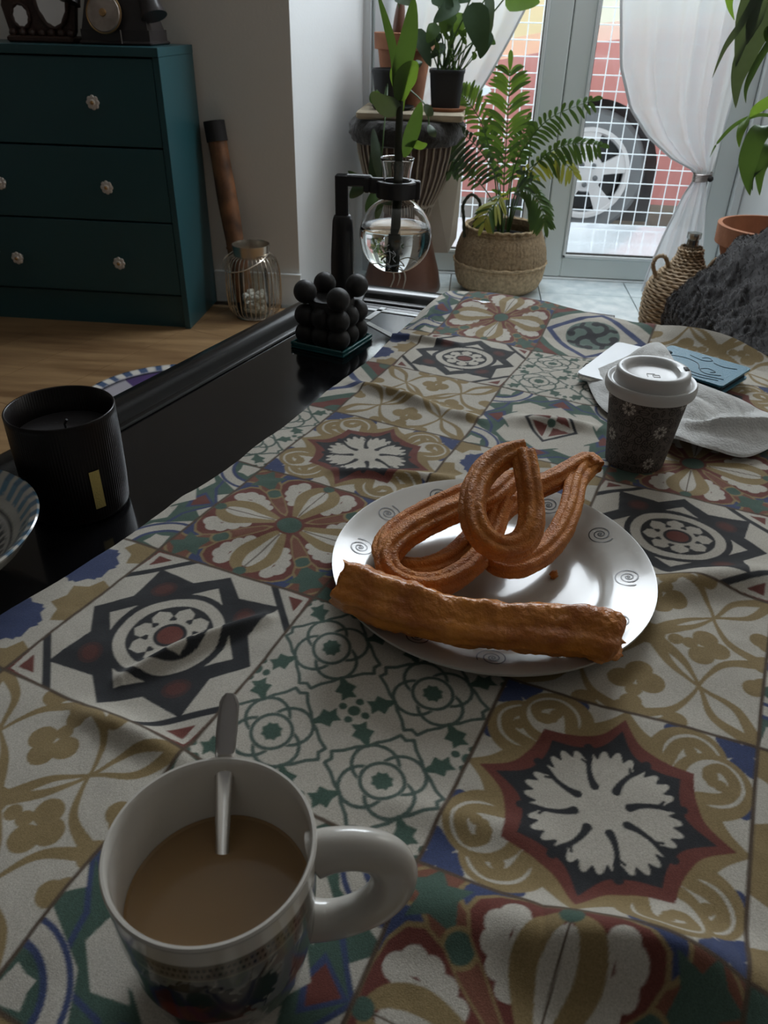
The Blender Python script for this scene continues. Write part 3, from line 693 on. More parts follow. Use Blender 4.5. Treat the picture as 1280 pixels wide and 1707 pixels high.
# thin pale strips on the tabletop near the far corner
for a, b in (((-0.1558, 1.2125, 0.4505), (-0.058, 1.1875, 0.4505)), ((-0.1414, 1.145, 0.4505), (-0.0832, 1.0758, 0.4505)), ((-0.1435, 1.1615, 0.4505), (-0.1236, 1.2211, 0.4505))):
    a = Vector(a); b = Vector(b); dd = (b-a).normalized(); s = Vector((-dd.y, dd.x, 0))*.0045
    mk('pale_strip', prism([(q.x, q.y) for q in (a-s, b-s, b+s, a+s)], TZ, TZ+.0012), M['bead'], tb, False)
# ---------------------------------------------------------------- plate with spirals
PC = (.0415, .521); ZP = TZ+.0045
def plate_z(r): return interp([(0, .0035), (.080, .0035), (.090, .0055), (.098, .0095), (.115, .0135), (.131, .0175)], r)
pl = thing('plate', 'round white dinner plate with small black spirals around its rim, holding churros', 'plate', (PC[0], PC[1], ZP))
pf = [(1e-5, .0035), (.04, .0035), (.070, .0035), (.080, .0036), (.087, .0046), (.092, .0066), (.098, .0095), (.106, .0118), (.115, .0135), (.124, .0158), (.1305, .0178), (.1322, .0180), (.1322, .0160), (.128, .0135), (.112, .0095), (.095, .0045), (.084, .0004), (.074, 0), (.072, .001), (1e-5, .001)]
mk('dish', lathe(pf, (PC[0], PC[1], ZP), 128), M['plate'], pl)
for a0, r0_ in ((175, .1115), (145, .1135), (115, .1140), (88, .113), (61.6, .1135), (31, .1125), (-1, .1115), (-32, .1115), (-61, .1115), (-90, .1115), (-120, .1115), (-148, .1115), (-172, .002)):
    if r0_ < .05: continue
    cx, cy = PC[0]+r0_*math.cos(R(a0)), PC[1]+r0_*math.sin(R(a0)); V = []; F = []; N = 120
    for i in range(N):
        t = i/(N-1); th = R(a0)+2.6+t*3.4*2*math.pi; rad = .0006+.0112*t**1.7
        for e in (-1, 1):
            q = rad+e*.00052; px, py = cx+q*math.cos(th), cy+q*math.sin(th)
            V.append((px, py, ZP+plate_z(math.hypot(px-PC[0], py-PC[1]))+.00045))
        if i: F.append((2*i-2, 2*i, 2*i+1, 2*i-1))
    mk('spiral_motif', (V, F), M['ink'], pl)
# ---------------------------------------------------------------- churros and porra
def churro_sec(a, i): return .90+.30*(abs(math.cos(3*a+.2*math.sin(i*.05)))-.5)+.1
def churro(name, label, P, r=.0112, group='churros piled on the plate', closed=False):
    Q = spline(P, 22, closed)
    S = tube(Q, r, 60, closed=closed, sec=churro_sec)
    V = []
    for p in S[0]:
        v = Vector(p); nz = mnoise.noise(v*330)*.0005+mnoise.noise(v*70)*.0007
        c = min(Q[::6], key=lambda q: (q-v).length_squared); d = (v-c).normalized(); V.append(tuple(v+d*nz))
    return mk(name, (V, S[1]), M['dough'], cat='churro', label=label, group=group, angle=0)
churro('churro', 'fried churro strand looped at left of the plate, lower one of the two left loops',
    [(0.0628, 0.6117, 0.498), (0.0406, 0.6123, 0.492), (0.0113, 0.5953, 0.487), (-0.0219, 0.5689, 0.481), (-0.0432, 0.5435, 0.477), (-0.0478, 0.5147, 0.475), (-0.0352, 0.4973, 0.475), (-0.0166, 0.4958, 0.475), (0.0032, 0.5069, 0.476), (0.0211, 0.5338, 0.478), (0.0399, 0.568, 0.484), (0.0525, 0.6076, 0.492)], r=.0092)
churro('churro', 'upper of the two left churro loops, nearest the thick fried stick',
    [(0.054, 0.5865, 0.512), (0.036, 0.5605, 0.508), (0.0137, 0.5469, 0.505), (-0.0111, 0.5275, 0.501), (-0.0319, 0.5076, 0.496), (-0.0424, 0.4881, 0.49), (-0.0341, 0.4722, 0.484), (-0.0126, 0.4676, 0.481), (0.0087, 0.4788, 0.481), (0.0283, 0.5043, 0.484), (0.039, 0.5348, 0.49), (0.0471, 0.5701, 0.5)], r=.0094)
churro('churro', 'upright teardrop-shaped churro loop standing at the middle of the pile',
    [(0.0608, 0.5659, 0.552), (0.0433, 0.5585, 0.549), (0.0279, 0.541, 0.542), (0.0211, 0.518, 0.534), (0.0221, 0.4991, 0.525), (0.0308, 0.4888, 0.515), (0.0461, 0.488, 0.508), (0.0599, 0.4949, 0.509), (0.0668, 0.5056, 0.517), (0.0675, 0.5221, 0.526), (0.0639, 0.54, 0.54), (0.0596, 0.5605, 0.552)], r=.0098)
churro('churro', 'churro loop pointing right, its pinched pale tip over the plate rim',
    [(0.1328, 0.6484, 0.502), (0.1166, 0.616, 0.5), (0.1076, 0.5767, 0.492), (0.0949, 0.5442, 0.484), (0.0748, 0.5162, 0.48), (0.0527, 0.5033, 0.48), (0.0382, 0.5167, 0.482), (0.0366, 0.5446, 0.485), (0.0499, 0.5733, 0.489), (0.0722, 0.5966, 0.494), (0.0995, 0.6168, 0.5), (0.1258, 0.6397, 0.505), (0.133, 0.633, 0.503)], r=.0094)
PP = spline([(-0.0719, 0.4467, 0.494), (-0.0394, 0.4331, 0.492), (0.0027, 0.4211, 0.491), (0.0471, 0.4173, 0.491), (0.0892, 0.4208, 0.49), (0.1168, 0.4198, 0.488), (0.1327, 0.417, 0.484)], 14)
def porra_sec(a, i): return 1+.06*math.cos(3*a+1)+.07*math.cos(5*a)+.035*math.cos(9*a+i*.03)
N_ = len(PP)
def porra_r(t): return .0178-.0095*max(0, t-.88)/.12 if t > .88 else .0178+.0010*math.sin(t*9)
S = tube(PP, porra_r, 72, sec=porra_sec, caps=False)
V = [list(p) for p in S[0]]
for i in range(N_):
    for k in range(72):
        v = Vector(V[i*72+k]); d = (v-PP[i]).normalized(); e = mnoise.noise(v*45)*.0024+mnoise.noise(v*140)*.0015+mnoise.noise(v*320)*.0009
        v += d*e
        if i < 2: v += (PP[0]-PP[3]).normalized()*(mnoise.noise(v*130)*.006)
        if i > N_-9:
            tt = (PP[-1]-PP[-4]).normalized(); q = (i-(N_-9))/8
            v += tt*(mnoise.noise(v*160)*.005*q)-tt*q*.030*max(0, d.z+.45)
        V[i*72+k] = tuple(v)
po = thing('fried_dough_stick', 'thick golden fried dough stick lying across the near edge of the plate', 'pastry', tuple(PP[N_//2]))
mk('crust', (V, S[1]), M['porra'], po, angle=0)
for e, (i0, i1) in enumerate(((0, 2), (N_-1, N_-4))):
    c = PP[i0]; d = (PP[i1]-c).normalized(); k0 = i0*72; CV = []
    for q in (1, .8, .55, .3, .08):
        for k in range(72):
            v = Vector(V[k0+k]); p = c+(v-c)*q+d*(.012*(1-q)+mnoise.noise(v*300*q+Vector((e, 0, 0)))*.003*(1-q)); CV.append(tuple(p))
    CF = [(j*72+k, j*72+(k+1) % 72, (j+1)*72+(k+1) % 72, (j+1)*72+k) for j in range(4) for k in range(72)]+[tuple(4*72+k for k in range(72))]
    mk('broken_end', (CV, CF), M['crumb'] if e == 0 else M['porra'], po, angle=0)
c = Vector((0.0939, 0.5227, 0.461))
S = ball(c, .0035, 12, 8); mk('crumb', ([tuple(Vector(p)+Vector((1, .6, .8))*mnoise.noise(Vector(p)*500)*.003) for p in S[0]], S[1]), M['dough'], cat='crumb', label='small brown crumb of fried dough on the bare part of the plate')
# ---------------------------------------------------------------- mug of coffee with spoon
MC = (-.0898, .192); ZM = TZ+.0045; HM = .0925
mg = thing('mug', 'white-rimmed mug with dark patterned outside and loop handle, filled with milky coffee', 'mug', (MC[0], MC[1], ZM))
pr = Print(0, 6.2832, 0, HM, 900, 240, (.20, .20, .175))
prr = random.Random(3)
for k in range(420):
    x = prr.uniform(0, 6.28); y = prr.uniform(0, .068); a = prr.uniform(.5, 1.3); L = prr.uniform(.005, .014)
    c = prr.choice([(.03, .03, .03), (.05, .05, .045), (.36, .35, .30), (.22, .23, .17), (.33, .31, .26), (.08, .07, .05)])
    pr.line([(x, y), (x+L*math.cos(a)*14, y+L*math.sin(a))], .0022, c)
pr.A[pr.Y > .071] = (.20, .17, .13)
for k in range(120):
    x = 6.2832*k/120; pr.A[(abs(pr.X-x) < .016) & (abs(pr.Y-.0785) < .0011)] = (.03, .025, .02)
    pr.A[(abs(pr.X-x-.02) < .012) & (abs(pr.Y-.074) < .0012)] = (.03, .03, .025)
pr.A[abs(pr.Y-.0705) < .0008] = (.30, .28, .22); pr.A[pr.Y > .0825] = (.70, .665, .59)
xx = 4.75
for (x0, y0, rx, ry, c) in ((xx, .050, .42, .016, (.012, .012, .014)), (xx+.05, .036, .50, .011, (.16, .028, .016)), (xx+.30, .040, .22, .008, (.05, .016, .012)), (xx-.25, .037, .16, .006, (.22, .04, .02)), (xx+.62, .048, .22, .012, (.02, .022, .024)), (xx, .016, .55, .014, (.02, .018, .02)), (xx-.55, .045, .18, .014, (.025, .03, .028)), (xx+.02, .062, .14, .006, (.03, .03, .03))):
    pr.A[((pr.X-x0)/rx)**2+((pr.Y-y0)/ry)**2+.35*np.sin(pr.X*31)*np.cos(pr.Y*900) < 1] = c
nz_, na_ = 150, 420; Rz = [(.0, .0330), (.002, .0350), (.012, .039), (.03, .0423), (.06, .0447), (HM, .0456)]
V = []; 
for j in range(nz_):
    z = HM*j/(nz_-1); r = interp(Rz, z)
    for i in range(na_):
        a = 2*math.pi*i/na_; V.append((MC[0]+r*math.cos(a), MC[1]+r*math.sin(a), ZM+z))
idx = np.arange(nz_*na_).reshape(nz_, na_); nx_ = np.roll(idx, -1, 1)
F = np.stack([idx[:-1], nx_[:-1], nx_[1:], idx[1:]], -1).reshape(-1, 4)
V = np.array(V); th = np.arctan2(V[:, 1]-MC[1], V[:, 0]-MC[0]) % 6.28318
mk('patterned_body', (V, F), M['vprint'], mg, col=pr.sample(th, V[:, 2]-ZM), label='dark printed outside with beaded band and red and black figure', angle=0)
mk('rim', lathe([(.0456, HM), (.0459, HM+.0012), (.0452, HM+.0026), (.0440, HM+.0026), (.0431, HM+.001), (.0429, HM-.004), (.0420, .05), (.0395, .02), (.034, .006), (1e-5, .005)], (MC[0], MC[1], ZM), 96), M['ceramic'], mg)
mk('base', lathe([(1e-5, .0008), (.033, .0008), (.0336, 0), (.0345, .001)], (MC[0], MC[1], ZM), 48), M['ceramic'], mg)
ha = R(12); hd = Vector((math.cos(ha), math.sin(ha), 0)); hp = []
for (q, z) in ((.0442, .0800), (.053, .0825), (.065, .0815), (.0755, .075), (.0805, .062), (.0790, .048), (.071, .0355), (.059, .0285), (.049, .0265), (.0408, .0275)):
    hp.append(Vector((MC[0], MC[1], ZM+z))+hd*q)
mk('handle', tube(spline(hp, 8), lambda t: .0091+.0014*abs(2*t-1)**3, 24, sec=lambda a, i: 1+.22*math.cos(2*a), up0=(0, 0, 1)), M['ceramic'], mg, angle=0)
co_ = lathe([(1e-5, 0), (.034, 0), (.0408, .0001), (.0420, .0012)], (MC[0], MC[1], .5085), 64)
mk('coffee', co_, M['coffee'], mg, label='pale brown milky coffee')
sp = [Vector((-.0905, .180, .4615)), Vector((-.0925, .196, .484)), Vector((-.0945, .212, .506)), Vector((-.0962, .228, .530)), Vector((-.0968, .241, .5515)), Vector((-.0962, .2545, .574))]
Q = spline(sp, 8); V = []; F = []; n_ = 12
for i, p in enumerate(Q):
    t = i/(len(Q)-1); d = (Q[min(i+1, len(Q)-1)]-Q[max(0, i-1)]).normalized(); s = Vector((1, .1, 0)).normalized(); s = (s-d*s.dot(d)).normalized(); nn = d.cross(s)
    wv = interp([(0, .0032), (.3, .0030), (.6, .0040), (.85, .0052), (.96, .0048), (1, .0022)], t)
    for k in range(n_):
        a = 2*math.pi*k/n_; V.append(tuple(p+s*wv*math.cos(a)+nn*.0011*math.sin(a)))
for i in range(len(Q)-1):
    for k in range(n_): F.append((i*n_+k, i*n_+(k+1) % n_, (i+1)*n_+(k+1) % n_, (i+1)*n_+k))
F += [tuple(range(n_)), tuple((len(Q)-1)*n_+k for k in range(n_-1, -1, -1))]
spn = thing('teaspoon', 'steel teaspoon standing in the mug, its handle leaning on the far rim', 'spoon', tuple(sp[0]))
mk('handle', (V, F), M['steel'], spn, angle=60)
mk('bowl', grid(lambda u, v: tuple(Vector((-.090, .172, .4575))+Vector((1, 0, 0))*(u-.5)*.024*math.sin(math.pi*(v*.9+.08))**.6+Vector((.0, .5, .75)).normalized()*(v-.5)*.030+Vector((0, .75, -.5)).normalized()*(-.004*math.sin(math.pi*u)*math.sin(math.pi*v))), 10, 12), M['steel'], spn)
# ---------------------------------------------------------------- paper cup
CC = (.197, .749); ZC = TZ+.0045
cu = thing('takeaway_cup', 'brown floral paper coffee cup with white plastic sip lid beyond the plate', 'cup', (CC[0], CC[1], ZC))
pr = Print(0, 6.2832, 0, .09, 1500, 430, (.125, .105, .092)); prr = random.Random(11)
def fl_at(x, y, r, kind):
    sx = 1/.037
    if kind == 0:
        for k in range(9):
            a = 2*math.pi*k/9; c, s = math.cos(a), math.sin(a)
            X = (pr.X-x)/sx; Y = pr.Y-y; u_ = X*c+Y*s-r*.68; v_ = -X*s+Y*c
            pr.A[(u_/(r*.30))**2+(v_/(r*.145))**2 < 1] = (.66, .62, .56); pr.A[(u_/(r*.17))**2+(v_/(r*.05))**2 < 1] = (.05, .045, .04)
        pr.A[((pr.X-x)/sx)**2+(pr.Y-y)**2 < (r*.18)**2] = (.02, .018, .016)
    elif kind == 1:
        a = prr.uniform(0, 3.14); c, s = math.cos(a), math.sin(a); X = (pr.X-x)/sx; Y = pr.Y-y; u_ = X*c+Y*s; v_ = -X*s+Y*c
        q = (u_/r)**2+(v_/(r*.55))**2; pr.A[(q < 1) & (q > .56)] = (.025, .02, .018); pr.A[(abs(v_) < .0004) & (q < 1)] = (.025, .02, .018)
    else:
        a0 = prr.uniform(0, 6.28); X = (pr.X-x)/sx; Y = pr.Y-y; th_ = np.arctan2(Y, X); rad_ = np.hypot(X, Y)
        for m_ in range(2):
            rr2 = r*((th_-a0) % 6.2832+6.2832*m_)/12.566
            pr.A[(abs(rad_-rr2) < .00055) & (rad_ < r)] = (.025, .02, .018)
spots = [(4.05, .072, .0075), (5.02, .050, .0075), (3.55, .036, .0070), (4.95, .012, .0070), (5.9, .078, .007), (.6, .03, .007), (1.4, .07, .007), (2.3, .04, .007), (6.0, .025, .007), (3.2, .078, .007), (5.6, .077, .006)]
for j in range(11):
    for i in range(28):
        x = (i+.5*(j % 2))*6.2832/28+prr.uniform(-.04, .04); y = .004+j*.0085+prr.uniform(-.002, .002)
        fl_at(x, y, prr.uniform(.0038, .0060), prr.choice([1, 1, 2]))
for x, y, r in spots: 
    pr.A[((pr.X-x)*.037)**2+(pr.Y-y)**2 < (r*1.05)**2] = (.125, .105, .092); fl_at(x, y, r, 0)
nz_, na_ = 170, 520; V = []
for j in range(nz_):
    z = .088*j/(nz_-1); r = .0300+(.0405-.0300)*(z/.088)
    for i in range(na_):
        a = 2*math.pi*i/na_; V.append((CC[0]+r*math.cos(a), CC[1]+r*math.sin(a), ZC+z))
idx = np.arange(nz_*na_).reshape(nz_, na_); nx_ = np.roll(idx, -1, 1); V = np.array(V)
F = np.stack([idx[:-1], nx_[:-1], nx_[1:], idx[1:]], -1).reshape(-1, 4); th = np.arctan2(V[:, 1]-CC[1], V[:, 0]-CC[0]) % 6.28318
mk('cup_wall', (V, F), M['vpaper'], cu, col=pr.sample(th, V[:, 2]-ZC), angle=0)
mk('cup_base', lathe([(1e-5, .003), (.0285, .003), (.0292, .0), (.0300, .0002)], (CC[0], CC[1], ZC), 48), M['lid'], cu)
LZ = ZC+.082
lp = [(.0412, -.0015), (.0436, -.001), (.0446, .001), (.0452, .005), (.0448, .009), (.0434, .0108), (.0415, .0108), (.0402, .0095), (.0392, .0085), (.0378, .0088), (.0368, .012), (.0360, .0200), (.0350, .0222), (.0330, .0228), (.0305, .0224), (.0285, .0214), (.0272, .0190), (.0262, .0165), (.0245, .0158), (.012, .0154), (1e-5, .0154)]
ld = mk('lid', lathe(lp, (CC[0], CC[1], LZ), 96, fn=lambda r, z, a: r-(.0035*max(0, math.cos(a-R(5)))**6 if .014 < z < .0215 and .024 < r < .031 else 0)), M['lid'], cu, label='white plastic lid with raised sip ring', angle=50)
v0 = Vector((CC[0]+.0315*math.cos(R(2)), CC[1]+.0315*math.sin(R(2)), LZ+.0232))
mk('sip_hole', xf(box(-.0022, .0022, -.0042, .0042, -.0006, .0002, .0002), place(v0, R(2))), M['rubber'], ld)
mk('vent_hole', disc((CC[0]-.031, CC[1]+.004, LZ+.0231), .0008, 10), M['rubber'], ld)
# small raised recycling-style mark: two short bent ridges in the lid recess
for pts in ([(-.006, -.004), (-.006, .004), (.002, .004)], [(-.001, .001), (.006, .001), (.006, -.004), (.0, -.004), (-.001, -.001)]):
    mk('embossed_mark', tube([(CC[0]+a, CC[1]-.003+b, LZ+.0156) for a, b in pts], .0003, 5), M['lid'], ld)
# ---------------------------------------------------------------- phone, wallet, napkin
ph = thing('smartphone', 'white smartphone lying face down under the corner of the paper napkin', 'phone', (.215, .995, TZ+.012))
pd = Vector((-.49, -.87, 0)).normalized(); pe = Vector((.87, -.49, 0)).normalized(); pc = Vector((.2235, 1.068, 0))+pd*.070+pe*.034
pm = Matrix.Translation((pc.x, pc.y, TZ+.0125)) @ Matrix.Rotation(math.atan2(pd.y, pd.x), 4, 'Z')
def rrect(lx, ly, r, n=6):
    P = []
    for cx, cy, a0 in ((lx-r, ly-r, 0), (-lx+r, ly-r, 90), (-lx+r, -ly+r, 180), (lx-r, -ly+r, 270)):
        for k in range(n+1): P.append((cx+r*math.cos(R(a0+90*k/n)), cy+r*math.sin(R(a0+90*k/n))))
    return P
mk('shell', xf(prism(rrect(.072, .035, .009), 0, .0075), pm), M['phone_white'], ph)
mk('edge_band', xf(prism(rrect(.0723, .0353, .0092), .002, .0050), pm), M['steel'], ph)
for k in (-1, 0, 1): mk('speaker_slot', xf(box(-.052+k*.0035, -.0512+k*.0035, .014, .021, .0075, .0079), pm), M['rubber'], ph, False)
q = Vector((0.1791, 0.9928, 0.46))
mk('wrist_loop', tube(spline([q+Vector(v) for v in ((.004, .006, .004), (-.006, .004, .003), (-.010, -.006, .0005), (-.006, -.013, .0003), (-.011, -.018, .001))], 6), .0008, 6), M['rubber'], ph, label='thin black cord')
wl = thing('wallet', 'teal embossed leather wallet with scroll pattern, partly covered by the napkin', 'wallet', (.325, .985, TZ+.012))
wd = Vector((.061, -.049, 0)).normalized(); we = Vector((-.049, -.061, 0)).normalized(); w0 = Vector((.378, .981, 0))
wm = Matrix(((wd.x, -we.x, 0, w0.x-wd.x*.055+we.x*.042), (wd.y, -we.y, 0, w0.y-wd.y*.055+we.y*.042), (0, 0, 1, TZ+.012), (0, 0, 0, 1)))
mk('back_cover', xf(prism(rrect(.055, .042, .005), 0, .0022), wm), M['teal_leather'], wl)
mk('card_layers', xf(join(*[prism(rrect(.0525-.001*k, .0395, .003), .0026+k*.0023, .0042+k*.0023) for k in range(4)]), wm), M['teal_dark'], wl)
mk('front_cover', xf(prism(rrect(.056, .043, .005), .0118, .0142), wm), M['teal_leather'], wl)
for P in ([(.045, -.030), (.02, -.036), (-.01, -.030), (-.04, -.020)], [(.040, -.012), (.025, -.020), (.012, -.012), (.018, -.002), (.030, -.006), (.026, -.012)], [(-.045, .004), (-.02, .012), (.0, .006), (.01, -.010)], [(-.02, .026), (.0, .020), (.01, .028), (.002, .034), (-.004, .028)], [(.015, .022), (.03, .018), (.045, .024)], [(.0, -.025), (.02, -.028), (.048, -.022)]):
    mk('embossed_scroll', xf(tube(spline([(a, b, .0143) for a, b in P], 6), .0006, 5), wm), M['teal_dark'], wl)
mk('strap', xf(box(-.062, -.040, .010, .016, .012, .0165, .001), wm), M['teal_dark'], wl)
up = [(0.1662, 0.9572, 0.462), (0.2176, 0.9833, 0.478), (0.2727, 1.0422, 0.48), (0.2853, 0.955, 0.474), (0.2887, 0.8971, 0.4835), (0.3174, 0.8805, 0.478), (0.3475, 0.8798, 0.468), (0.3755, 0.8459, 0.466)]
lo = [(0.1668, 0.9463, 0.46), (0.1743, 0.8617, 0.461), (0.2015, 0.8124, 0.462), (0.2309, 0.7914, 0.462), (0.2402, 0.761, 0.474), (0.277, 0.7583, 0.466), (0.3135, 0.7554, 0.461), (0.357, 0.7866, 0.466)]
US, LS = spline(up, 10), spline(lo, 10)
def nap(u, v):
    k = min(len(US)-1, int(u*(len(US)-1))); a, b = US[k], LS[k]; p = a.lerp(b, v)
    h = .020*abs(mnoise.noise(Vector((p.x*11, p.y*15, 1))))+.004*abs(mnoise.noise(Vector((p.x*45, p.y*40, 3))))
    h += .012*math.exp(-((v-.75+.5*(u-.6))/.06)**2)*(1 if u > .55 else 0)*min(1, (u-.55)*6 if u > .55 else 0)
    return (p.x, p.y, p.z+h*math.sin(math.pi*v)**.4*min(1, u*5)+.002)
mk('paper_napkin', grid(nap, 110, 60), M['napkin'], cat='napkin', label='crumpled white paper napkin spread behind the paper cup over phone and wallet', angle=24)
# ---------------------------------------------------------------- left of the table: jar candle, bowl, bubble candle, syphon
JC = (-.3475, .590); JH = .102
jar = thing('jar_candle', 'large ribbed black glass jar candle with small gold label, on the black table', 'candle', (JC[0], JC[1], TZ))
rib = lambda r, z, a: r+(.0006*abs(math.sin(a*55)) if r > .04 and .006 < z < JH-.008 else 0)
mk('jar', lathe([(1e-5, 0), (.040, 0), (.0435, .002), (.045, .006), (.0458, .03), (.0466, .07), (.0472, JH-.006), (.0472, JH-.001), (.0464, JH), (.0450, JH-.001), (.0446, .05), (.044, .006), (1e-5, .005)], (JC[0], JC[1], TZ), 440, fn=rib), M['candle_glass'], jar, angle=0)
mk('wax', lathe([(.0443, JH-.030), (.043, JH-.0245), (.040, JH-.024), (.006, JH-.0245), (1e-5, JH-.0245)], (JC[0], JC[1], TZ), 48), M['wax_jar'], jar)
mk('wick', tube([(JC[0]+.002, JC[1], TZ+JH-.0245), (JC[0]+.0015, JC[1], TZ+JH-.017), (JC[0]+.005, JC[1]-.001, TZ+JH-.012)], .0011, 8), M['rubber'], jar)
mk('wax_bit', ball((JC[0]-.008, JC[1]-.004, TZ+JH-.0238), .0018, 8, 6), M['rubber'], jar)
la = math.atan2((-0.2908, 0.5255, 0.51)[1]-JC[1], (-0.2908, 0.5255, 0.51)[0]-JC[0])
la = R(-40)
V = []; F = []
for j in range(12):
    for i in range(5):
        a = la+(i-2)*.05; V.append((JC[0]+.0476*math.cos(a), JC[1]+.0476*math.sin(a), TZ+.018+.038*j/11))
for j in range(11):
    for i in range(4): F.append((j*5+i, j*5+i+1, (j+1)*5+i+1, (j+1)*5+i))
mk('gold_label', (V, F), M['gold'], jar)
# painted bowl at the left edge of the picture
BC = (-.420, .446); BR_ = .104; BS = 1.105
bw = thing('painted_bowl', 'hand-painted ceramic bowl with blue striped rim, in front of the jar candle', 'bowl', (BC[0], BC[1], TZ))
pr = Print(-1, 1, -1, 1, 700, 700, (.45, .43, .38)); rad_ = np.hypot(pr.X, pr.Y); ang_ = np.arctan2(pr.Y, pr.X)
st_ = np.sin(ang_*44+3*rad_+.4*np.sin(ang_*7))
pr.A[(rad_ > .84) & (st_ > -.1)] = (.08, .19, .27); pr.A[(rad_ > .93) & (st_ > .2)] = (.06, .14, .22); pr.A[rad_ < .84] = (.40, .39, .34)
pr.A[(rad_ < .78)] = (.02, .02, .02); pr.A[(rad_ < .755)] = (.42, .40, .36); pr.A[(rad_ < .71)] = (.05, .055, .06)
wv = np.sin(ang_*46+9*rad_); pr.A[(rad_ < .69) & (rad_ > .30) & (wv > .25)] = (.38, .36, .33)
fx_, fy_ = pr.X*1.0+pr.Y*.15, pr.Y; e_ = ((fx_-.22)/.36)**2+(fy_/.24)**2
pr.A[e_ < 1.15] = (.03, .03, .03); pr.A[e_ < 1] = (.26, .12, .07); pr.A[(e_ < 1) & (np.sin(pr.X*60)*np.sin(pr.Y*60) > .35)] = (.05, .03, .03); pr.A[(e_ < 1) & (np.sin(pr.X*60)*np.sin(pr.Y*60) < -.55)] = (.40, .30, .24)
bp = [(1e-5, .002), (.030, .002), (.034, .0), (.038, .002), (.045, .012), (.066, .030), (.084, .050), (.0935, .066), (.0945, .0685), (.093, .0695), (.088, .066), (.078, .052), (.058, .031), (.036, .014), (.015, .010), (1e-5, .0095)]
def refine(pf, k): 
    out = []
    for (a, b), (c, d) in zip(pf, pf[1:]):
        for i in range(k): out.append((a+(c-a)*i/k, b+(d-b)*i/k))
    return out+[pf[-1]]
bp = [(a*BS, b*.87) for a, b in bp]; rp_ = refine(bp, 9); na_ = 240; S = lathe(rp_, (BC[0], BC[1], TZ), na_); V = np.array(S[0])
pal = pr.sample((V[:, 0]-BC[0])/.104, (V[:, 1]-BC[1])/.104); ins = np.repeat(np.arange(len(rp_)) >= 7*9+2, na_); pal[~ins] = (.42, .40, .35)
mk('bowl_shell', (V, np.array(S[1])), M['vprint'], bw, col=pal, angle=0)
# teal glass dish and bubble candle
DC = Vector((-.178, 1.058, 0)); da = Vector((-.70, .714, 0)).normalized()
cor = [(-0.1556, 0.9941, 0.4555), (-0.1289, 1.0596, 0.4555), (-0.2359, 1.025, 0.4555)]
c0 = Vector(cor[0]); eu = (Vector(cor[1])-c0); ev = (Vector(cor[2])-c0); eu.z = ev.z = 0
sd = .086; ev = ev.normalized()*sd; eu = Vector((ev.y, -ev.x, 0)).normalized()*sd
cm = Matrix(((eu.x/sd, ev.x/sd, 0, c0.x), (eu.y/sd, ev.y/sd, 0, c0.y), (0, 0, 1, TZ), (0, 0, 0, 1)))
ds = thing('glass_dish', 'square teal glass dish under the black bubble candle', 'dish', (c0.x+(eu.x+ev.x)/2, c0.y+(eu.y+ev.y)/2, TZ))
mk('dish_base', xf(box(0, sd, 0, sd, .0, .004, .001), cm), M['teal_glass'], ds, angle=30)
for a in (box(0, sd, 0, .004, .004, .0095, .001), box(0, sd, sd-.004, sd, .004, .0095, .001), box(0, .004, .004, sd-.004, .004, .0095, .001), box(sd-.004, sd, .004, sd-.004, .004, .0095, .001)):
    mk('dish_lip', xf(a, cm), M['teal_glass'], ds, angle=30)
bc = thing('bubble_candle', 'black cube candle made of round bubbles, its middle burnt down, on a teal glass dish', 'candle', (c0.x+(eu.x+ev.x)/2, c0.y+(eu.y+ev.y)/2, TZ+.0042))
br_ = .0160; stp = .0262
for k in range(4):
    for i in range(3):
        for j in range(3):
            if k == 3: continue
            if k == 2 and not ((i in (0, 2)) and (j in (0, 2))): continue
            p = cm @ Vector((sd/2+(i-1)*stp, sd/2+(j-1)*stp, .0042+br_*.97+k*stp*.98+(.004 if k == 2 else 0)))
            if k == 2: p += Vector((0, 0, [.000, .003, .006, .001][(i//2)*2+(j//2)]))
            mk('bubble', ball(tuple(p), br_, 28, 18), M['wax_black'], bc, angle=0)
core = cm @ Vector((sd/2, sd/2, 0))
mk('wax_core', xf(lathe([(1e-5, .006), (.028, .006), (.030, .030), (.033, .058), (.030, .068), (.022, .066), (.012, .061), (1e-5, .060)], n=24, fn=lambda r, z, a: r*(1+.06*math.sin(3*a+z*200))), Matrix.Translation((core.x, core.y, TZ))), M['wax_black'], bc)
mk('wick', tube([(core.x, core.y, TZ+.058), (core.x+.001, core.y, TZ+.074)], .0012, 8), M['rubber'], bc)
# syphon flask on its handle stand, with a cutting in water
FX, FY = -.110, 1.24; HZ = .632
sy = thing('flask_stand', 'black handle stand gripping a round glass flask by its collar, at the far table corner', 'stand', (-.195, 1.235, TZ))
hx = -.193
mk('handle', tube(spline([(hx, FY, TZ+.012), (hx, FY, .47), (hx-.001, FY, .50), (hx, FY, .55), (hx, FY, .578), (hx, FY, .588)], 6), lambda t: interp([(0, .0165), (.25, .0186), (.5, .0186), (.8, .0160), (.95, .0130), (1, .0115)], t), 24), M['black_plastic'], sy)
mk('upright', box(hx-.0105, hx+.0095, FY-.008, FY+.008, .583, .646, .002), M['black_plastic'], sy, angle=30)
mk('arm', join(box(hx-.0105, -.148, FY-.0075, FY+.0075, .630, .646, .002), box(-.160, -.150, FY-.009, FY+.009, .622, .644, .002), box(-.152, -.128, FY-.006, FY+.006, .621, .643, .002)), M['black_plastic'], sy, angle=30)
mk('collar', lathe([(.0225, .617), (.0305, .617), (.0312, .620), (.0312, .638), (.030, .640), (.0225, .640), (.0225, .617)], (FX, FY, 0), 40), M['black_plastic'], sy, angle=30)
mk('clamp_lug', box(FX+.026, FX+.036, FY-.006, FY+.006, .614, .641, .0015), M['black_plastic'], sy, angle=30)
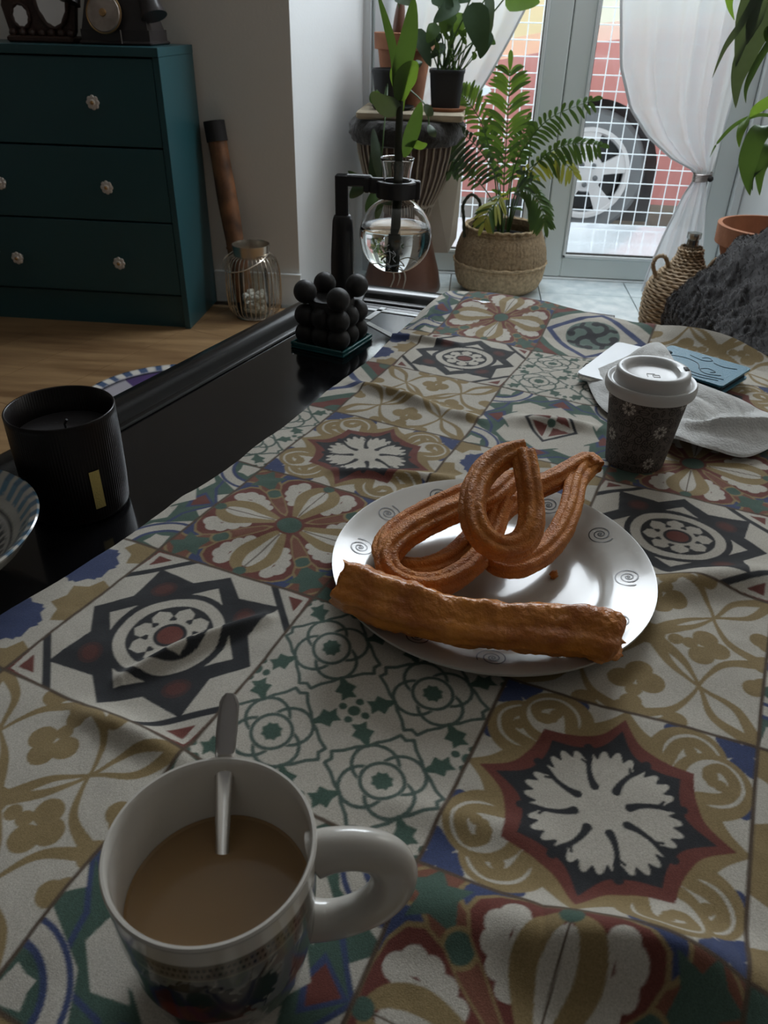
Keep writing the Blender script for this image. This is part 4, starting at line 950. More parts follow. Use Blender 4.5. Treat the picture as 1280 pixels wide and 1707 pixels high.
mk('foot', join(box(-.222, -.160, 1.195, 1.262, TZ+.0005, TZ+.013, .003)), M['black_plastic'], sy, angle=30)
fk = thing('glass_flask', 'round-bottomed clear glass flask half full of water holding a rooted plant cutting', 'flask', (FX, FY, .505))
FR = .0565; fz = .5605; prof = []
for k in range(24):
    a = -math.pi/2+(math.pi/2+1.16)*k/23; prof.append((max(1e-5, FR*math.cos(a)), fz+FR*math.sin(a)))
prof += [(.0205, .6165), (.0195, .622), (.0200, .640), (.0215, .655), (.0245, .668), (.0255, .671)]
inner = [(max(1e-5, r-.0013), z+(.0013 if k < 12 else 0)) for k, (r, z) in enumerate(prof)]
mk('glass_wall', lathe(prof+[(.0250, .6718)]+inner[::-1], (FX, FY, 0), 64), M['flask'], fk, angle=0)
wl_ = .5745; ws = [(1e-5, fz-FR+.0016)]
for k in range(1, 20):
    a = -math.pi/2+(math.asin((wl_-fz)/FR)+math.pi/2)*k/19; ws.append((FR*math.cos(a)-.0012, fz+FR*math.sin(a)))
mk('water', lathe(ws+[(ws[-1][0]-.002, wl_-.0008), (1e-5, wl_-.0008)], (FX, FY, 0), 64), M['water'], fk, label='clear water', angle=0)
# etched word fragments on the flask front: short white strokes
for P in ([(-.010, .012), (-.016, .006), (-.010, .000), (-.004, .003)], [(-.012, -.010), (-.004, -.007), (.004, -.011)], [(-.004, -.004), (-.002, -.016), (-.004, -.026)], [(.002, -.006), (.006, -.012), (.002, -.018), (.006, -.024)], [(.022, .010), (.028, .013), (.032, .009)], [(.020, .000), (.030, .001)], [(.028, -.028), (.034, -.024), (.038, -.028)]):
    Q = []
    for a, b in P:
        yy = -math.sqrt(max(1e-6, (FR+.0003)**2-a*a-b*b)); Q.append((FX+a, FY+yy, fz-.004+b))
    mk('etched_mark', tube(spline(Q, 5), .00045, 5), M['bead'], fk)
ct = thing('plant_cutting', 'tall dark-stemmed plant cutting with pale green leaves rooted in the round flask', 'plant', (FX, FY, .512))
stem = spline([(FX-.004, FY+.004, .512), (FX-.001, FY+.002, .55), (FX+.001, FY, .60), (FX+.002, FY, .66), (-0.1091, 1.24, 0.6863), (-0.1087, 1.24, 0.7297), (-0.1075, 1.24, 0.7466)], 6)
mk('stem', tube(stem, lambda t: .0078-.0042*t**2, 14), M['stem'], ct)
for k in range(16):
    a = random.uniform(0, 6.28); z = random.uniform(.512, .535); L = random.uniform(.012, .03)
    p = Vector((FX-.003, FY+.003, z)); d = Vector((math.cos(a), math.sin(a), random.uniform(-.2, .5)))
    q = p+d*L; q2 = p+d*L*.6+Vector((0, 0, .004))
    c_ = Vector((FX, FY, fz)); 
    if (q-c_).length > FR-.004: q = c_+(q-c_).normalized()*(FR-.004)
    mk('root', tube(spline([p, q2, q], 4), .0006, 5), M['root'], ct)
def lf(P, w_, m, side=(1, 0, 0), sh=None, n=14, fold=.15): mk('leaf', blade(P, w_, n, side, fold, sh), M[m], ct, angle=0)
lf([(-0.1109, 1.24, 0.745), (-0.1083, 1.236, 0.7826), (-0.0979, 1.232, 0.8259), (-0.093, 1.23, 0.8695)], .027, 'leaf_mid')
lf([(-0.1117, 1.24, 0.7411), (-0.1199, 1.245, 0.8037), (-0.1296, 1.25, 0.8354), (-0.1442, 1.255, 0.8731)], .012, 'leaf_mid')
lf([(-0.1075, 1.24, 0.7451), (-0.1044, 1.235, 0.7681), (-0.0953, 1.23, 0.7847), (-0.0847, 1.228, 0.7952)], .030, 'leaf_light')
lf([(-0.1093, 1.24, 0.7488), (-0.1136, 1.243, 0.7673), (-0.1176, 1.245, 0.7819), (-0.1164, 1.247, 0.7907)], .016, 'leaf_light')
lf([(-0.1071, 1.24, 0.7336), (-0.118, 1.235, 0.7376), (-0.1323, 1.23, 0.7436), (-0.1494, 1.228, 0.7561)], .030, 'leaf_grey', side=(.4, -.3, .9))
lf([(-0.0998, 1.24, 0.6728), (-0.0932, 1.236, 0.6953), (-0.0852, 1.233, 0.7195), (-0.0776, 1.23, 0.7468)], .022, 'leaf_mid')
lf([(-0.0986, 1.24, 0.6906), (-0.0859, 1.235, 0.6917), (-0.0749, 1.23, 0.6903), (-0.0663, 1.23, 0.693)], .012, 'leaf_light', side=(.1, 0, 1))
lf([(-0.1036, 1.24, 0.7337), (-0.1054, 1.25, 0.7595), (-0.1047, 1.25, 0.7894), (-0.1034, 1.25, 0.8003)], .008, 'leaf_light')
# ---------------------------------------------------------------- floor behind the table: painted dish
fd = thing('floor_dish', 'painted ceramic dish with blue and white scalloped rim on the floor behind the black table', 'dish', (-.69, 1.687, 0))
FDc = (-.69, 1.687); FDr = .239
pr2 = Print(-1, 1, -1, 1, 400, 400, (.30, .28, .30)); rad_ = np.hypot(pr2.X, pr2.Y); ang_ = np.arctan2(pr2.Y, pr2.X)
pr2.A[(rad_ > .9)] = (.55, .52, .47); pr2.A[(rad_ > .9) & (np.sin(ang_*34) > 0)] = (.06, .09, .16); pr2.A[(rad_ < .88) & (np.sin(ang_*6+.6) > -.2)] = (.07, .045, .12); pr2.A[(rad_ < .885) & (rad_ > .865)] = (.02, .02, .03)
rp_ = refine([(1e-5, .004), (.11, .004), (.14, .0), (.16, .012), (.21, .024), (.239, .032), (.2395, .035), (.21, .030), (.16, .017), (.13, .009), (1e-5, .008)], 6)
S = lathe(rp_, (FDc[0], FDc[1], 0), 260); V = np.array(S[0])
mk('dish_shell', (V, np.array(S[1])), M['vprint'], fd, col=pr2.sample((V[:, 0]-FDc[0])/FDr, (V[:, 1]-FDc[1])/FDr), angle=0)
# ---------------------------------------------------------------- chest of drawers and what stands on it
X1, X0_, Y0_, Y1_ = -.845, -1.545, 2.285, 2.572
ch = thing('chest_of_drawers', 'dark teal painted chest with three drawers and glass knobs against the back wall', 'chest', ((X0_+X1)/2, (Y0_+Y1_)/2, 0))
mk('body', join(box(X1-.018, X1, Y0_, Y1_, 0, .742, .001), box(X0_, X0_+.018, Y0_, Y1_, 0, .742, .001), box(X0_+.018, X1-.018, Y0_+.02, Y1_, .085, .102), box(X0_+.018, X1-.018, Y1_-.008, Y1_, .085, .742), box(X0_+.018, X1-.018, Y0_+.012, Y0_+.024, .0, .098)), M['teal_paint'], ch, False)
mk('chest_top', box(X0_-.001, X1+.001, Y0_-.004, Y1_, .742, .764, .001), M['teal_paint'], ch, False)
for z0, z1, zk in ((.106, .316, .203), (.321, .517, .417), (.522, .738, .633)):
    dr_ = mk('drawer', box(X0_+.0195, X1-.0195, Y0_+.001, Y0_+.25, z0, z1, .0015), M['teal_paint'], ch, False)
    for xk in (-1.034, -1.355):
        kp = (xk, Y0_-.001, zk); mm = Matrix.Translation(kp) @ Matrix.Rotation(R(90), 4, 'X')
        petals = [lathe([(1e-5, .030), (.005, .0295), (.007, .026), (.005, .022), (1e-5, .021)], (.0125*math.cos(k*math.pi/4), .0125*math.sin(k*math.pi/4), 0), 8) for k in range(8)]
        mk('knob', xf(join(*petals, lathe([(1e-5, .034), (.006, .033), (.009, .028), (.014, .022), (.008, .016), (.005, .0)], n=16)), mm), M['crystal'], dr_)
        mk('knob_boss', xf(lathe([(1e-5, .0365), (.0035, .036), (.005, .0335), (1e-5, .033)], n=12), mm), M['brass'], dr_)
        if zk > .6: pass
tp = thing('old_telephone', 'old black table telephone with brass dial and horn-shaped handset on the chest', 'telephone', (-.995, 2.43, .764))
mk('base', join(box(-1.095, -.888, 2.365, 2.515, .764, .774, .004), prism([(-1.088, 2.372), (-.895, 2.372), (-.895, 2.508), (-1.088, 2.508)], .774, .80)), M['phone_black'], tp, angle=30)
mk('housing', ([(-1.085, 2.375, .80), (-.90, 2.375, .80), (-.90, 2.505, .80), (-1.085, 2.505, .80), (-1.07, 2.40, .885), (-.915, 2.40, .885), (-.93, 2.49, .905), (-1.06, 2.49, .905)], [(0, 1, 5, 4), (1, 2, 6, 5), (2, 3, 7, 6), (3, 0, 4, 7), (4, 5, 6, 7)]), M['phone_black'], tp, False)
dm = Matrix.Translation((-1.012, 2.372, .836)) @ Matrix.Rotation(R(77), 4, 'X')
dlr = mk('dial', xf(lathe([(.046, 0), (.0465, .006), (.043, .010), (.036, .009), (.026, .012), (.012, .013), (1e-5, .013)], n=48), dm), M['dial'], tp)
mk('dial_centre', xf(lathe([(.010, .0132), (.009, .016), (1e-5, .017)], n=20), dm), M['brass'], dlr)
mk('dial_rim', xf(tube([(.0475*math.cos(R(k*10)), .0475*math.sin(R(k*10)), .006) for k in range(36)], .0022, 6, closed=True), dm), M['brass'], dlr)
mk('cradle', join(box(-1.04, -1.02, 2.43, 2.47, .90, .935, .003), box(-.965, -.945, 2.43, 2.47, .90, .935, .003)), M['phone_black'], tp, angle=30)
mk('handset', tube(spline([(-1.12, 2.40, .86), (-1.10, 2.43, .93), (-1.05, 2.45, .955), (-.95, 2.45, .955), (-.905, 2.43, .925), (-.895, 2.40, .875), (-.880, 2.385, .832)], 6), lambda t: interp([(0, .030), (.12, .022), (.25, .014), (.7, .014), (.82, .024), (.93, .031), (1, .036)], t), 20), M['phone_black'], tp)
mk('base_stripe', box(-.972, -.969, 2.362, 2.366, .768, .80), M['steel'], tp, False)
mi = thing('table_mirror', 'carved dark wooden frame with one large and one small oval mirror on the chest', 'mirror', (-1.22, 2.44, .764))
def oval(cx, cz, rx, rz, n=40): return [(cx+rx*math.cos(2*math.pi*k/n), cz+rz*math.sin(2*math.pi*k/n)) for k in range(n)]
def yz(poly, y0, y1):
    S = prism(poly, y0, y1); return [(a, c, b) for a, b, c in S[0]], S[1]
mk('frame_board', yz([(-1.315, .79), (-1.30, .768), (-1.14, .766), (-1.125, .79), (-1.115, .84), (-1.10, .90), (-1.12, .98), (-1.19, 1.05), (-1.26, .98), (-1.30, .92), (-1.325, .85)], 2.415, 2.435), M['dark_wood'], mi, angle=30)
mk('large_mirror', yz(oval(-1.178, .895, .046, .092), 2.4115, 2.4148), M['mirror'], mi, False)
mk('mirror_moulding', tube([(-1.178+.051*math.cos(R(k*9)), 2.412, .895+.097*math.sin(R(k*9))) for k in range(40)], lambda t: .0065+.0015*math.sin(t*80), 8, closed=True), M['dark_wood'], mi)
mk('small_mirror', yz(oval(-1.272, .826, .022, .026), 2.4115, 2.4148), M['mirror'], mi, False)
mk('mirror_moulding', tube([(-1.272+.025*math.cos(R(k*9)), 2.412, .826+.029*math.sin(R(k*9))) for k in range(40)], lambda t: .005+.001*math.sin(t*60), 8, closed=True), M['dark_wood'], mi)
mk('foot_rail', join(box(-1.315, -1.125, 2.39, 2.47, .764, .780, .004), *[ball((-1.30+k*.028, 2.405, .786), .011, 10, 7) for k in range(7)]), M['dark_wood'], mi, angle=30)
rs = thing('rainstick', 'brown mottled bamboo tube with black ends leaning on the wall beside the teal chest', 'bamboo tube', (-.722, 2.50, 0))
a0, a1 = Vector((-.715, 2.485, .0)), Vector((-.796, 2.562, .565)); dd = a1-a0
mk('tube', tube([a0+dd*k/10 for k in range(11)], lambda t: .0305+.0015*math.sin(t*13), 24), M['bamboo'], rs)
for t0, t1 in ((0, .06), (.90, 1.0)): mk('end_band', tube([a0+dd*t0, a0+dd*t1], .0325, 24), M['fabric_black'], rs)
for t in (.36, .64): mk('node_ring', tube([a0+dd*(t-.006), a0+dd*(t+.006)], .0318, 24), M['bamboo'], rs)
LC = (-.675, 2.445)
ln = thing('wire_lantern', 'champagne metal wire lantern holding a glass of white pebbles, beside the chest', 'lantern', (LC[0], LC[1], 0))
mk('ring_top', lathe([(.054, .196), (.057, .196), (.058, .215), (.060, .232), (.058, .232), (.055, .215), (.054, .196)], (LC[0], LC[1], 0), 40), M['lantern_metal'], ln)
mk('ring_base', lathe([(1e-5, .0), (.062, .0), (.064, .004), (.062, .008), (1e-5, .008)], (LC[0], LC[1], 0), 40), M['lantern_metal'], ln)
for k in range(34):
    a = 2*math.pi*k/34; P = spline([(LC[0]+r*math.cos(a), LC[1]+r*math.sin(a), z) for r, z in ((.060, .006), (.082, .03), (.088, .08), (.086, .15), (.074, .188), (.056, .200))], 5)
    mk('wire', tube(P, .0016, 5), M['lantern_metal'], ln)
mk('bail_handle', tube(spline([(LC[0]-.060, LC[1], .205), (LC[0]-.085, LC[1]-.03, .185), (LC[0]-.06, LC[1]-.085, .165), (LC[0]-.0, LC[1]-.10, .175), (LC[0]+.045, LC[1]-.06, .195), (LC[0]+.058, LC[1], .208)], 8), .002, 6), M['lantern_metal'], ln)
gj = thing('candle_glass', 'clear glass cylinder filled with white pebbles inside the wire lantern', 'glass', (LC[0], LC[1], .0085))
mk('glass_wall', lathe([(.044, .0085), (.046, .0085), (.046, .15), (.044, .15), (.044, .0085)], (LC[0], LC[1], 0), 40), glass_mat('jar_glass', (.93, .94, .92), .05), gj)
for k in range(120):
    a = random.uniform(0, 6.28); r = .0355*math.sqrt(random.random()); mk('pebble', ball((LC[0]+r*math.cos(a), LC[1]+r*math.sin(a), .018+.058*random.random()), random.uniform(.007, .010), 8, 6, sz=.8), M['pebble'], gj)
# ---------------------------------------------------------------- djembe plant stand and the pots on it
DX, DY = -.222, 2.85
dj = thing('djembe_drum', 'tall brown rope-tuned hand drum on the floor serving as a plant stand', 'drum', (DX, DY, 0))
mk('foot', lathe([(1e-5, .002), (.128, .002), (.138, .0), (.141, .012), (.132, .06), (.112, .13), (.095, .19), (.086, .235), (.084, .26)], (DX, DY, 0), 48), M['drum_wood'], dj)
bowl_p = [(.084, .26), (.092, .29), (.118, .335), (.142, .39), (.158, .45), (.166, .50), (.168, .545)]
mk('bowl', lathe(bowl_p, (DX, DY, 0), 48), M['drum_skin'], dj)
mk('fleece_trim', lathe([(.168, .490), (.184, .496), (.192, .520), (.190, .545), (.178, .562), (.160, .567)], (DX, DY, 0), 90, fn=lambda r, z, a: r+.008*math.sin(a*17+z*90)*math.sin(a*7)), M['fringe'], dj)
mk('drumhead', lathe([(1e-5, .566), (.160, .566), (.165, .562)], (DX, DY, 0), 40), M['drum_dark'], dj)
mk('base_ring', tube([(DX+.098*math.cos(R(k*10)), DY+.098*math.sin(R(k*10)), .296+.004*(k % 2)) for k in range(36)], .007, 8, closed=True), M['rope'], dj)
for k in range(40):
    a = 2*math.pi*k/40; P = []
    for j in range(14):
        t = j/13; r, z = interp([(i/6, p[0]) for i, p in enumerate(bowl_p)], t), interp([(i/6, p[1]) for i, p in enumerate(bowl_p)], t)
        aa = a+.004*(1 if j % 2 else -1); P.append((DX+(r+.004)*math.cos(aa), DY+(r+.004)*math.sin(aa), z))
    mk('tuning_cord', tube(P, .0034, 5), M['rope'] if k % 1 == 0 else M['stem'], dj)
for k in range(3): mk('carved_mark', tube(spline([(DX+(-.03+k*.02), DY-.122, .10), (DX+(-.02+k*.02), DY-.128, .07), (DX+(-.035+k*.024), DY-.134, .03)], 5), .003, 6), M['rope'], dj)
mk('wood_slab', box(-.378, -.035, 2.715, 2.99, .5675, .592, .006), M['slab'], cat='board', label='pale wooden board lying on the drum as a shelf for the plant pots', smooth=False)
def pot(name, label, c, rt, rb, h, m, rim=.012, group=None, cat='pot', sq=False, soil=True, z0=0):
    t = thing(name, label, cat, (c[0], c[1], z0), group)
    pf = [(1e-5, .002), (rb-.004, .002), (rb, .0), (rb+.001, .004), (rt-rim*.25, h-rim*1.6), (rt+rim*.12, h-rim*1.55), (rt+rim*.2, h-.001), (rt+rim*.1, h), (rt-.006, h), (rt-.010, h-rim*1.6), (rb-.002, .01), (1e-5, .008)]
    fn = (lambda r, z, a: r*min(1.22, 1/max(abs(math.cos(a)), abs(math.sin(a))))*.92) if sq else None
    mk('pot_wall', lathe(pf, (c[0], c[1], z0), 48, fn=fn), m, t, angle=35)
    if soil: mk('soil', lathe([(rt-.012, h-rim*1.7), (rt*.5, h-rim*1.5), (1e-5, h-rim*1.5)], (c[0], c[1], z0), 24, fn=fn), M['soil'], t)
    return t
SZ = .5925
sauc = thing('plant_saucer', 'terracotta-coloured saucer under the square black pot on the board', 'saucer', (-.098, 2.81, SZ)); mk('saucer_dish', lathe([(1e-5, 0), (.060, 0), (.068, .010), (.066, .011), (.058, .004), (1e-5, .004)], (-.098, 2.81, SZ), 40), M['terracotta'], sauc)
p1 = pot('black_pot', 'square black plastic pot with a bushy heart-leaved plant, right side of the board', (-.098, 2.81), .060, .048, .112, M['pot_black'], .006, group='black plastic pots on the board', sq=True, z0=SZ+.0045)
sauc2 = thing('plant_saucer', 'dark grey saucer under the smaller black pot, left on the board', 'saucer', (-.268, 2.80, SZ)); mk('saucer_dish', lathe([(1e-5, 0), (.060, 0), (.070, .009), (.068, .010), (.058, .004), (1e-5, .004)], (-.268, 2.80, SZ), 40), M['pot_black'], sauc2)
p2 = pot('black_pot', 'round black plastic pot in front of the terracotta pot, left on the board', (-.275, 2.79), .062, .045, .110, M['pot_black'], .006, group='black plastic pots on the board', z0=SZ+.0045)
p3 = pot('terracotta_pot', 'tall terracotta pot with thick rim standing behind the black pots on the board', (-.245, 2.915), .094, .064, .210, M['terracotta'], .030, z0=SZ)
# the heart-leaved plant
def plant(name, label, loc, cat='plant'): return thing(name, label, cat, loc)
an = plant('heart_leaf_plant', 'bushy plant with large glossy heart-shaped leaves in the square black pot', (-.098, 2.81, SZ+.10))
def hleaf(t, base, neck, tip, w_, m, side=None, st=.0022, sh=heart, fold=.12, n=12):
    b, k, e = Vector(base), Vector(neck), Vector(tip)
    mid = b.lerp(k, .5)+Vector((0, 0, .02)); mk('petiole', tube(spline([b, mid, k], 5), st, 6), M['leaf_mid'], t)
    d = e-k; ax = Vector((0, -1, .25)); sd_ = Vector(side) if side else d.cross(ax).normalized()
    mid2 = k.lerp(e, .5)+ax*.006
    mk('leaf', blade([k, mid2, e], w_, n, sd_, fold, sh), M[m], t, angle=0)
b0 = (-.098, 2.81, SZ+.112)
for nk, tp_, w_, m in (((788,12), (806,88), .085, 'leaf_dark'), ((770,8), (742,34), .05, 'leaf_dark'), ((735,35), (720,75), .05, 'leaf_mid'), ((752,18), (735,52), .06, 'leaf_mid'),
        ((722,-12), (756,10), .06, 'leaf_dark'), ((815,55), (838,98), .045, 'leaf_dark'), ((818,-6), (822,60), .035, 'leaf_grey'), ((838,2), (902,4), .075, 'leaf_light'), ((770,20), (757,60), .05, 'leaf_mid'),
        ((745,78), (716,100), .03, 'leaf_dark'), ((700,55), (718,110), .05, 'leaf_dark'), ((776,-20), (700,-4), .05, 'leaf_dark'), ((800,30), (820,45), .04, 'leaf_mid'), ((730,58), (700,80), .035, 'leaf_mid')):
    pass
LV = [((-0.0327, 2.77, 0.8854), (0.0115, 2.75, 0.7514), .080, 'leaf_dark'), ((-0.0749, 2.8, 0.888), (-0.1477, 2.76, 0.8315), .05, 'leaf_dark'), ((-0.1376, 2.78, 0.8286), (-0.1632, 2.76, 0.7784), .042, 'leaf_mid'), ((-0.0968, 2.8, 0.8632), (-0.1233, 2.78, 0.804), .055, 'leaf_mid'),
      ((-0.154, 2.8, 0.9076), (-0.0895, 2.78, 0.8724), .055, 'leaf_dark'), ((0.0167, 2.8, 0.8162), (0.0014, 2.78, 0.7405), .052, 'leaf_dark'), ((0.0135, 2.8, 0.9077), (0.0283, 2.78, 0.8074), .03, 'leaf_grey'), ((0.0627, 2.8, 0.8996), (0.1662, 2.78, 0.8893), .072, 'leaf_light'),
      ((-0.0605, 2.83, 0.8579), (-0.0835, 2.82, 0.7948), .05, 'leaf_light'), ((-0.1094, 2.8, 0.7755), (-0.1547, 2.78, 0.7366), .03, 'leaf_dark'), ((-0.199, 2.8, 0.8146), (-0.1487, 2.76, 0.715), .045, 'leaf_dark'), ((-0.0322, 2.84, 0.9137), (-0.1219, 2.84, 0.8876), .05, 'leaf_dark'),
      ((-0.0086, 2.84, 0.8528), (0.0344, 2.83, 0.8256), .035, 'leaf_dark'), ((0.0054, 2.84, 0.7996), (0.0464, 2.83, 0.7784), .03, 'leaf_mid'), ((-0.1242, 2.8, 0.8037), (-0.1796, 2.8, 0.7578), .03, 'leaf_dark')]
for a, b, w_, m in LV:
    bb = Vector(b0)+Vector((random.uniform(-.03, .03), random.uniform(-.02, .02), -.012)); hleaf(an, bb, a, b, w_, m)
for k in range(26):
    bb = Vector(b0)+Vector((random.uniform(-.035, .035), random.uniform(-.03, .03), -.012)); e = bb+Vector((random.uniform(-.045, .055), random.uniform(-.02, .02), random.uniform(.04, .12)))
    mk('stalk', tube(spline([bb, bb.lerp(e, .5)+Vector((random.uniform(-.006, .006), 0, 0)), e], 4), .0017, 5), M['leaf_light' if k % 3 else 'leaf_mid'], an)
    if k % 2: mk('leaf', blade([e, e+Vector((random.uniform(-.012, .012), 0, .012)), e+Vector((random.uniform(-.02, .02), 0, .022))], .014, 6, (1, 0, .3)), M['leaf_mid'], an, angle=0)
tr = plant('dark_bud_plant', 'plant with one dark spear-shaped bud rising from the terracotta pot', (-.245, 2.915, SZ+.18))
mk('bud', tube(spline([(-.268, 2.91, SZ+.165), (-0.2657, 2.9, 0.8088), (-0.2601, 2.9, 0.8732), (-0.2576, 2.9, 0.9125)], 6), lambda t: .002+.017*math.sin(math.pi*min(1, .25+.75*t))**1.2, 12), M['drum_wood'], tr)
hleaf(tr, (-.25, 2.9, SZ+.17), (-0.2745, 2.88, 0.9102), (-0.2154, 2.86, 0.8768), .05, 'leaf_grey')
hleaf(tr, (-.22, 2.9, SZ+.17), (-0.1942, 2.88, 0.7944), (-0.2094, 2.86, 0.7354), .04, 'leaf_dark')
vn = plant('trailing_vine', 'trailing vine hanging from the left black pot down along the drum', (-.30, 2.76, SZ+.10))
v0 = (-.285, 2.775, SZ+.108)
for P, m in (([v0, (-0.2776, 2.7, 0.6335), (-0.2788, 2.64, 0.5508), (-0.2827, 2.62, 0.4765), (-0.2995, 2.6, 0.3552)], 'leaf_mid'), ([v0, (-0.1744, 2.7, 0.6315), (-0.1481, 2.66, 0.6028), (-0.1362, 2.64, 0.5386)], 'leaf_mid'), ([v0, (-0.2869, 2.7, 0.6283), (-0.3053, 2.66, 0.6552)], 'leaf_mid')):
    mk('vine_stem', tube(spline(P, 6), .0025, 6), M[m], vn)
for a, b, w_, m in (((-0.3016, 2.63, 0.5225), (-0.2975, 2.6, 0.3553), .045, 'leaf_dark'), ((-0.3114, 2.63, 0.5508), (-0.2857, 2.59, 0.4111), .030, 'leaf_grey'), ((-0.3138, 2.6, 0.4225), (-0.3781, 2.58, 0.3557), .040, 'leaf_dark'), ((-0.325, 2.6, 0.3991), (-0.3835, 2.58, 0.4353), .02, 'leaf_dark'),
        ((-0.3055, 2.6, 0.373), (-0.3098, 2.58, 0.2891), .045, 'leaf_mid'), ((-0.1599, 2.66, 0.6172), (-0.1281, 2.64, 0.5938), .03, 'leaf_grey'), ((-0.1414, 2.64, 0.5669), (-0.1164, 2.62, 0.5366), .025, 'leaf_grey'), ((-0.1916, 2.72, 0.7349), (-0.1784, 2.7, 0.7171), .03, 'leaf_grey'),
        ((-0.2936, 2.66, 0.6231), (-0.3212, 2.64, 0.6482), .04, 'leaf_mid'), ((-0.2812, 2.65, 0.6161), (-0.2591, 2.62, 0.5949), .04, 'leaf_mid'), ((-0.2778, 2.6, 0.3379), (-0.2563, 2.6, 0.4106), .03, 'leaf_dark')):
    mk('leaf', blade([a, Vector(a).lerp(Vector(b), .5)+Vector((0, -.01, 0)), b], w_, 10, (1, 0, .2) if abs(a[2]-b[2]) > abs(a[0]-b[0]) else (.2, 0, 1), .15), M[m], vn, angle=0)
mk('leaning_board', ([(-.17, 2.925, .11), (-.062, 2.915, .115), (-.035, 2.935, .165), (-.028, 2.96, .52), (-.17, 2.96, .52), (-.17, 2.937, .11), (-.062, 2.927, .115), (-.035, 2.947, .165), (-.028, 2.972, .52), (-.17, 2.972, .52)],
   [(0, 1, 2, 3, 4), (9, 8, 7, 6, 5), (0, 5, 6, 1), (1, 6, 7, 2), (2, 7, 8, 3), (3, 8, 9, 4), (4, 9, 5, 0)]), M['cream_board'], cat='paper bag', label='cream-coloured stiff paper piece hanging behind the drum beside the door glass', smooth=False)
# ---------------------------------------------------------------- palm in a basket
BX, BY = .130, 2.905
bk = thing('belly_basket', 'round woven seagrass belly basket with two loop handles holding the palm', 'basket', (BX, BY, 0))
bpf = [(.105, .0), (.128, .004), (.148, .02), (.160, .05), (.165, .085), (.166, .105)]
bp2 = [(.166, .105), (.163, .14), (.153, .175), (.140, .205), (.134, .222)]
weave = lambda r, z, a: r+.0016*math.sin(a*70+math.sin(z*900)*1.2)*(1 if r > .05 else 0)+.0012*math.sin(z*700)
mk('basket_lower', lathe(refine([(1e-5, .003)]+bpf, 8), (BX, BY, 0), 220, fn=weave), M['seagrass'], bk, angle=0)
mk('basket_upper', lathe(refine(bp2+[(.131, .226), (.126, .224), (.128, .20), (.15, .14), (.155, .09), (.12, .02), (1e-5, .012)], 7), (BX, BY, 0), 220, fn=weave), M['seagrass_dark'], bk, angle=0)
for r_, z_ in ((.1672, .104), (.1345, .224)):
    mk('braided_rim', tube([(BX+(r_+.002*math.sin(k*1.3))*math.cos(R(k*3)), BY+(r_+.002*math.sin(k*1.3))*math.sin(R(k*3)), z_+.0015*math.cos(k*1.3)) for k in range(120)], .0042, 6, closed=True), M['seagrass'], bk)
for s, q in ((-1, .2), (1, .25)):
    c_ = BX+s*.118
    mk('handle', tube(spline([(c_-.018, BY-.06, .19), (c_-.026, BY-.06, .26), (c_-.030*1, BY-.06, .30), (c_-.005, BY-.06, .333), (c_+.026, BY-.055, .31), (c_+.024, BY-.05, .27), (c_+.006, BY-.05, .215)], 8), lambda t: .0055+.0008*math.sin(t*90), 8), M['seagrass_dark'] if s > 0 else M['stem'], bk)
pp = pot('nursery_pot', 'dark nursery pot of soil inside the seagrass basket', (BX, BY), .112, .09, .17, M['pot_black'], .008, z0=.014)
pm_ = plant('parlour_palm', 'feathery parlour palm with arching fronds growing from the seagrass basket', (BX, BY, .17))
def frond(P, ll, m, n=14, droop=.35, start=.35, w_=.015, plane=None):
    n = int(n*1.35)
    Q = spline(P, 12); N = len(Q); mk('rachis', tube(Q, lambda t: .0028-.0018*t, 6), M['leaf_mid'], pm_)
    for k in range(n):
        t = start+(1-start)*(k+.5)/n; i = int(t*(N-1)); p = Q[i]; d = (Q[min(i+1, N-1)]-Q[max(0, i-1)]).normalized()
        base = Vector(plane) if plane else Vector((0, -1, .15)); sd_ = d.cross(base).normalized()
        for s in (-1, 1):
            L = ll*(.45+.55*math.sin(math.pi*min(1, (k+1.6)/(n+1.5))))*random.uniform(.88, 1.1); e = p+(sd_*s*.82+d*.60)*L+Vector((0, 0, -droop*L))+base*random.uniform(-.12, .12)*L
            mid = p.lerp(e, .5)+Vector((0, 0, .10*L))
            mk('leaflet', blade([p, mid, e], w_*.8, 8, (d*.8-sd_*s*.3+Vector((0, 0, .15))), .12), M[m if random.random() > .25 else 'leaf_mid'], pm_, angle=0)
    e = Q[-1]; d = (Q[-1]-Q[-3]).normalized(); mk('leaflet', blade([e, e+d*ll*.4, e+d*ll*.7+Vector((0, 0, -.1*ll))], w_, 6, d.cross(Vector((0, -1, .2))), .1), M[m], pm_, angle=0)
pb = (BX, BY, .165); pq = (BX-.01, BY+.02, .165); p2 = (BX+.015, BY-.01, .165)
frond([pb, (0.1174, 2.93, 0.3705), (0.1106, 2.95, 0.5569), (0.1032, 2.96, 0.7016)], .100, 'leaf_light', 16, .12, .26, .017)
frond([pq, (0.0861, 2.93, 0.3693), (0.0317, 2.92, 0.5301), (-0.023, 2.9, 0.6078), (-0.0523, 2.88, 0.6331)], .075, 'leaf_light', 11, .15, .45)
frond([pq, (0.0969, 2.88, 0.3586), (0.0425, 2.84, 0.4538), (-0.0285, 2.8, 0.5236), (-0.0832, 2.78, 0.5592)], .080, 'leaf_dark', 13, .75, .30, .018)
frond([p2, (0.145, 2.9, 0.3958), (0.1864, 2.88, 0.5032), (0.2501, 2.86, 0.5792), (0.3663, 2.85, 0.6303)], .055, 'leaf_mid', 13, .45, .30)
frond([p2, (0.1698, 2.86, 0.3455), (0.2336, 2.82, 0.4635), (0.3133, 2.8, 0.5085), (0.4026, 2.78, 0.5106)], .050, 'leaf_mid', 12, .55, .45)
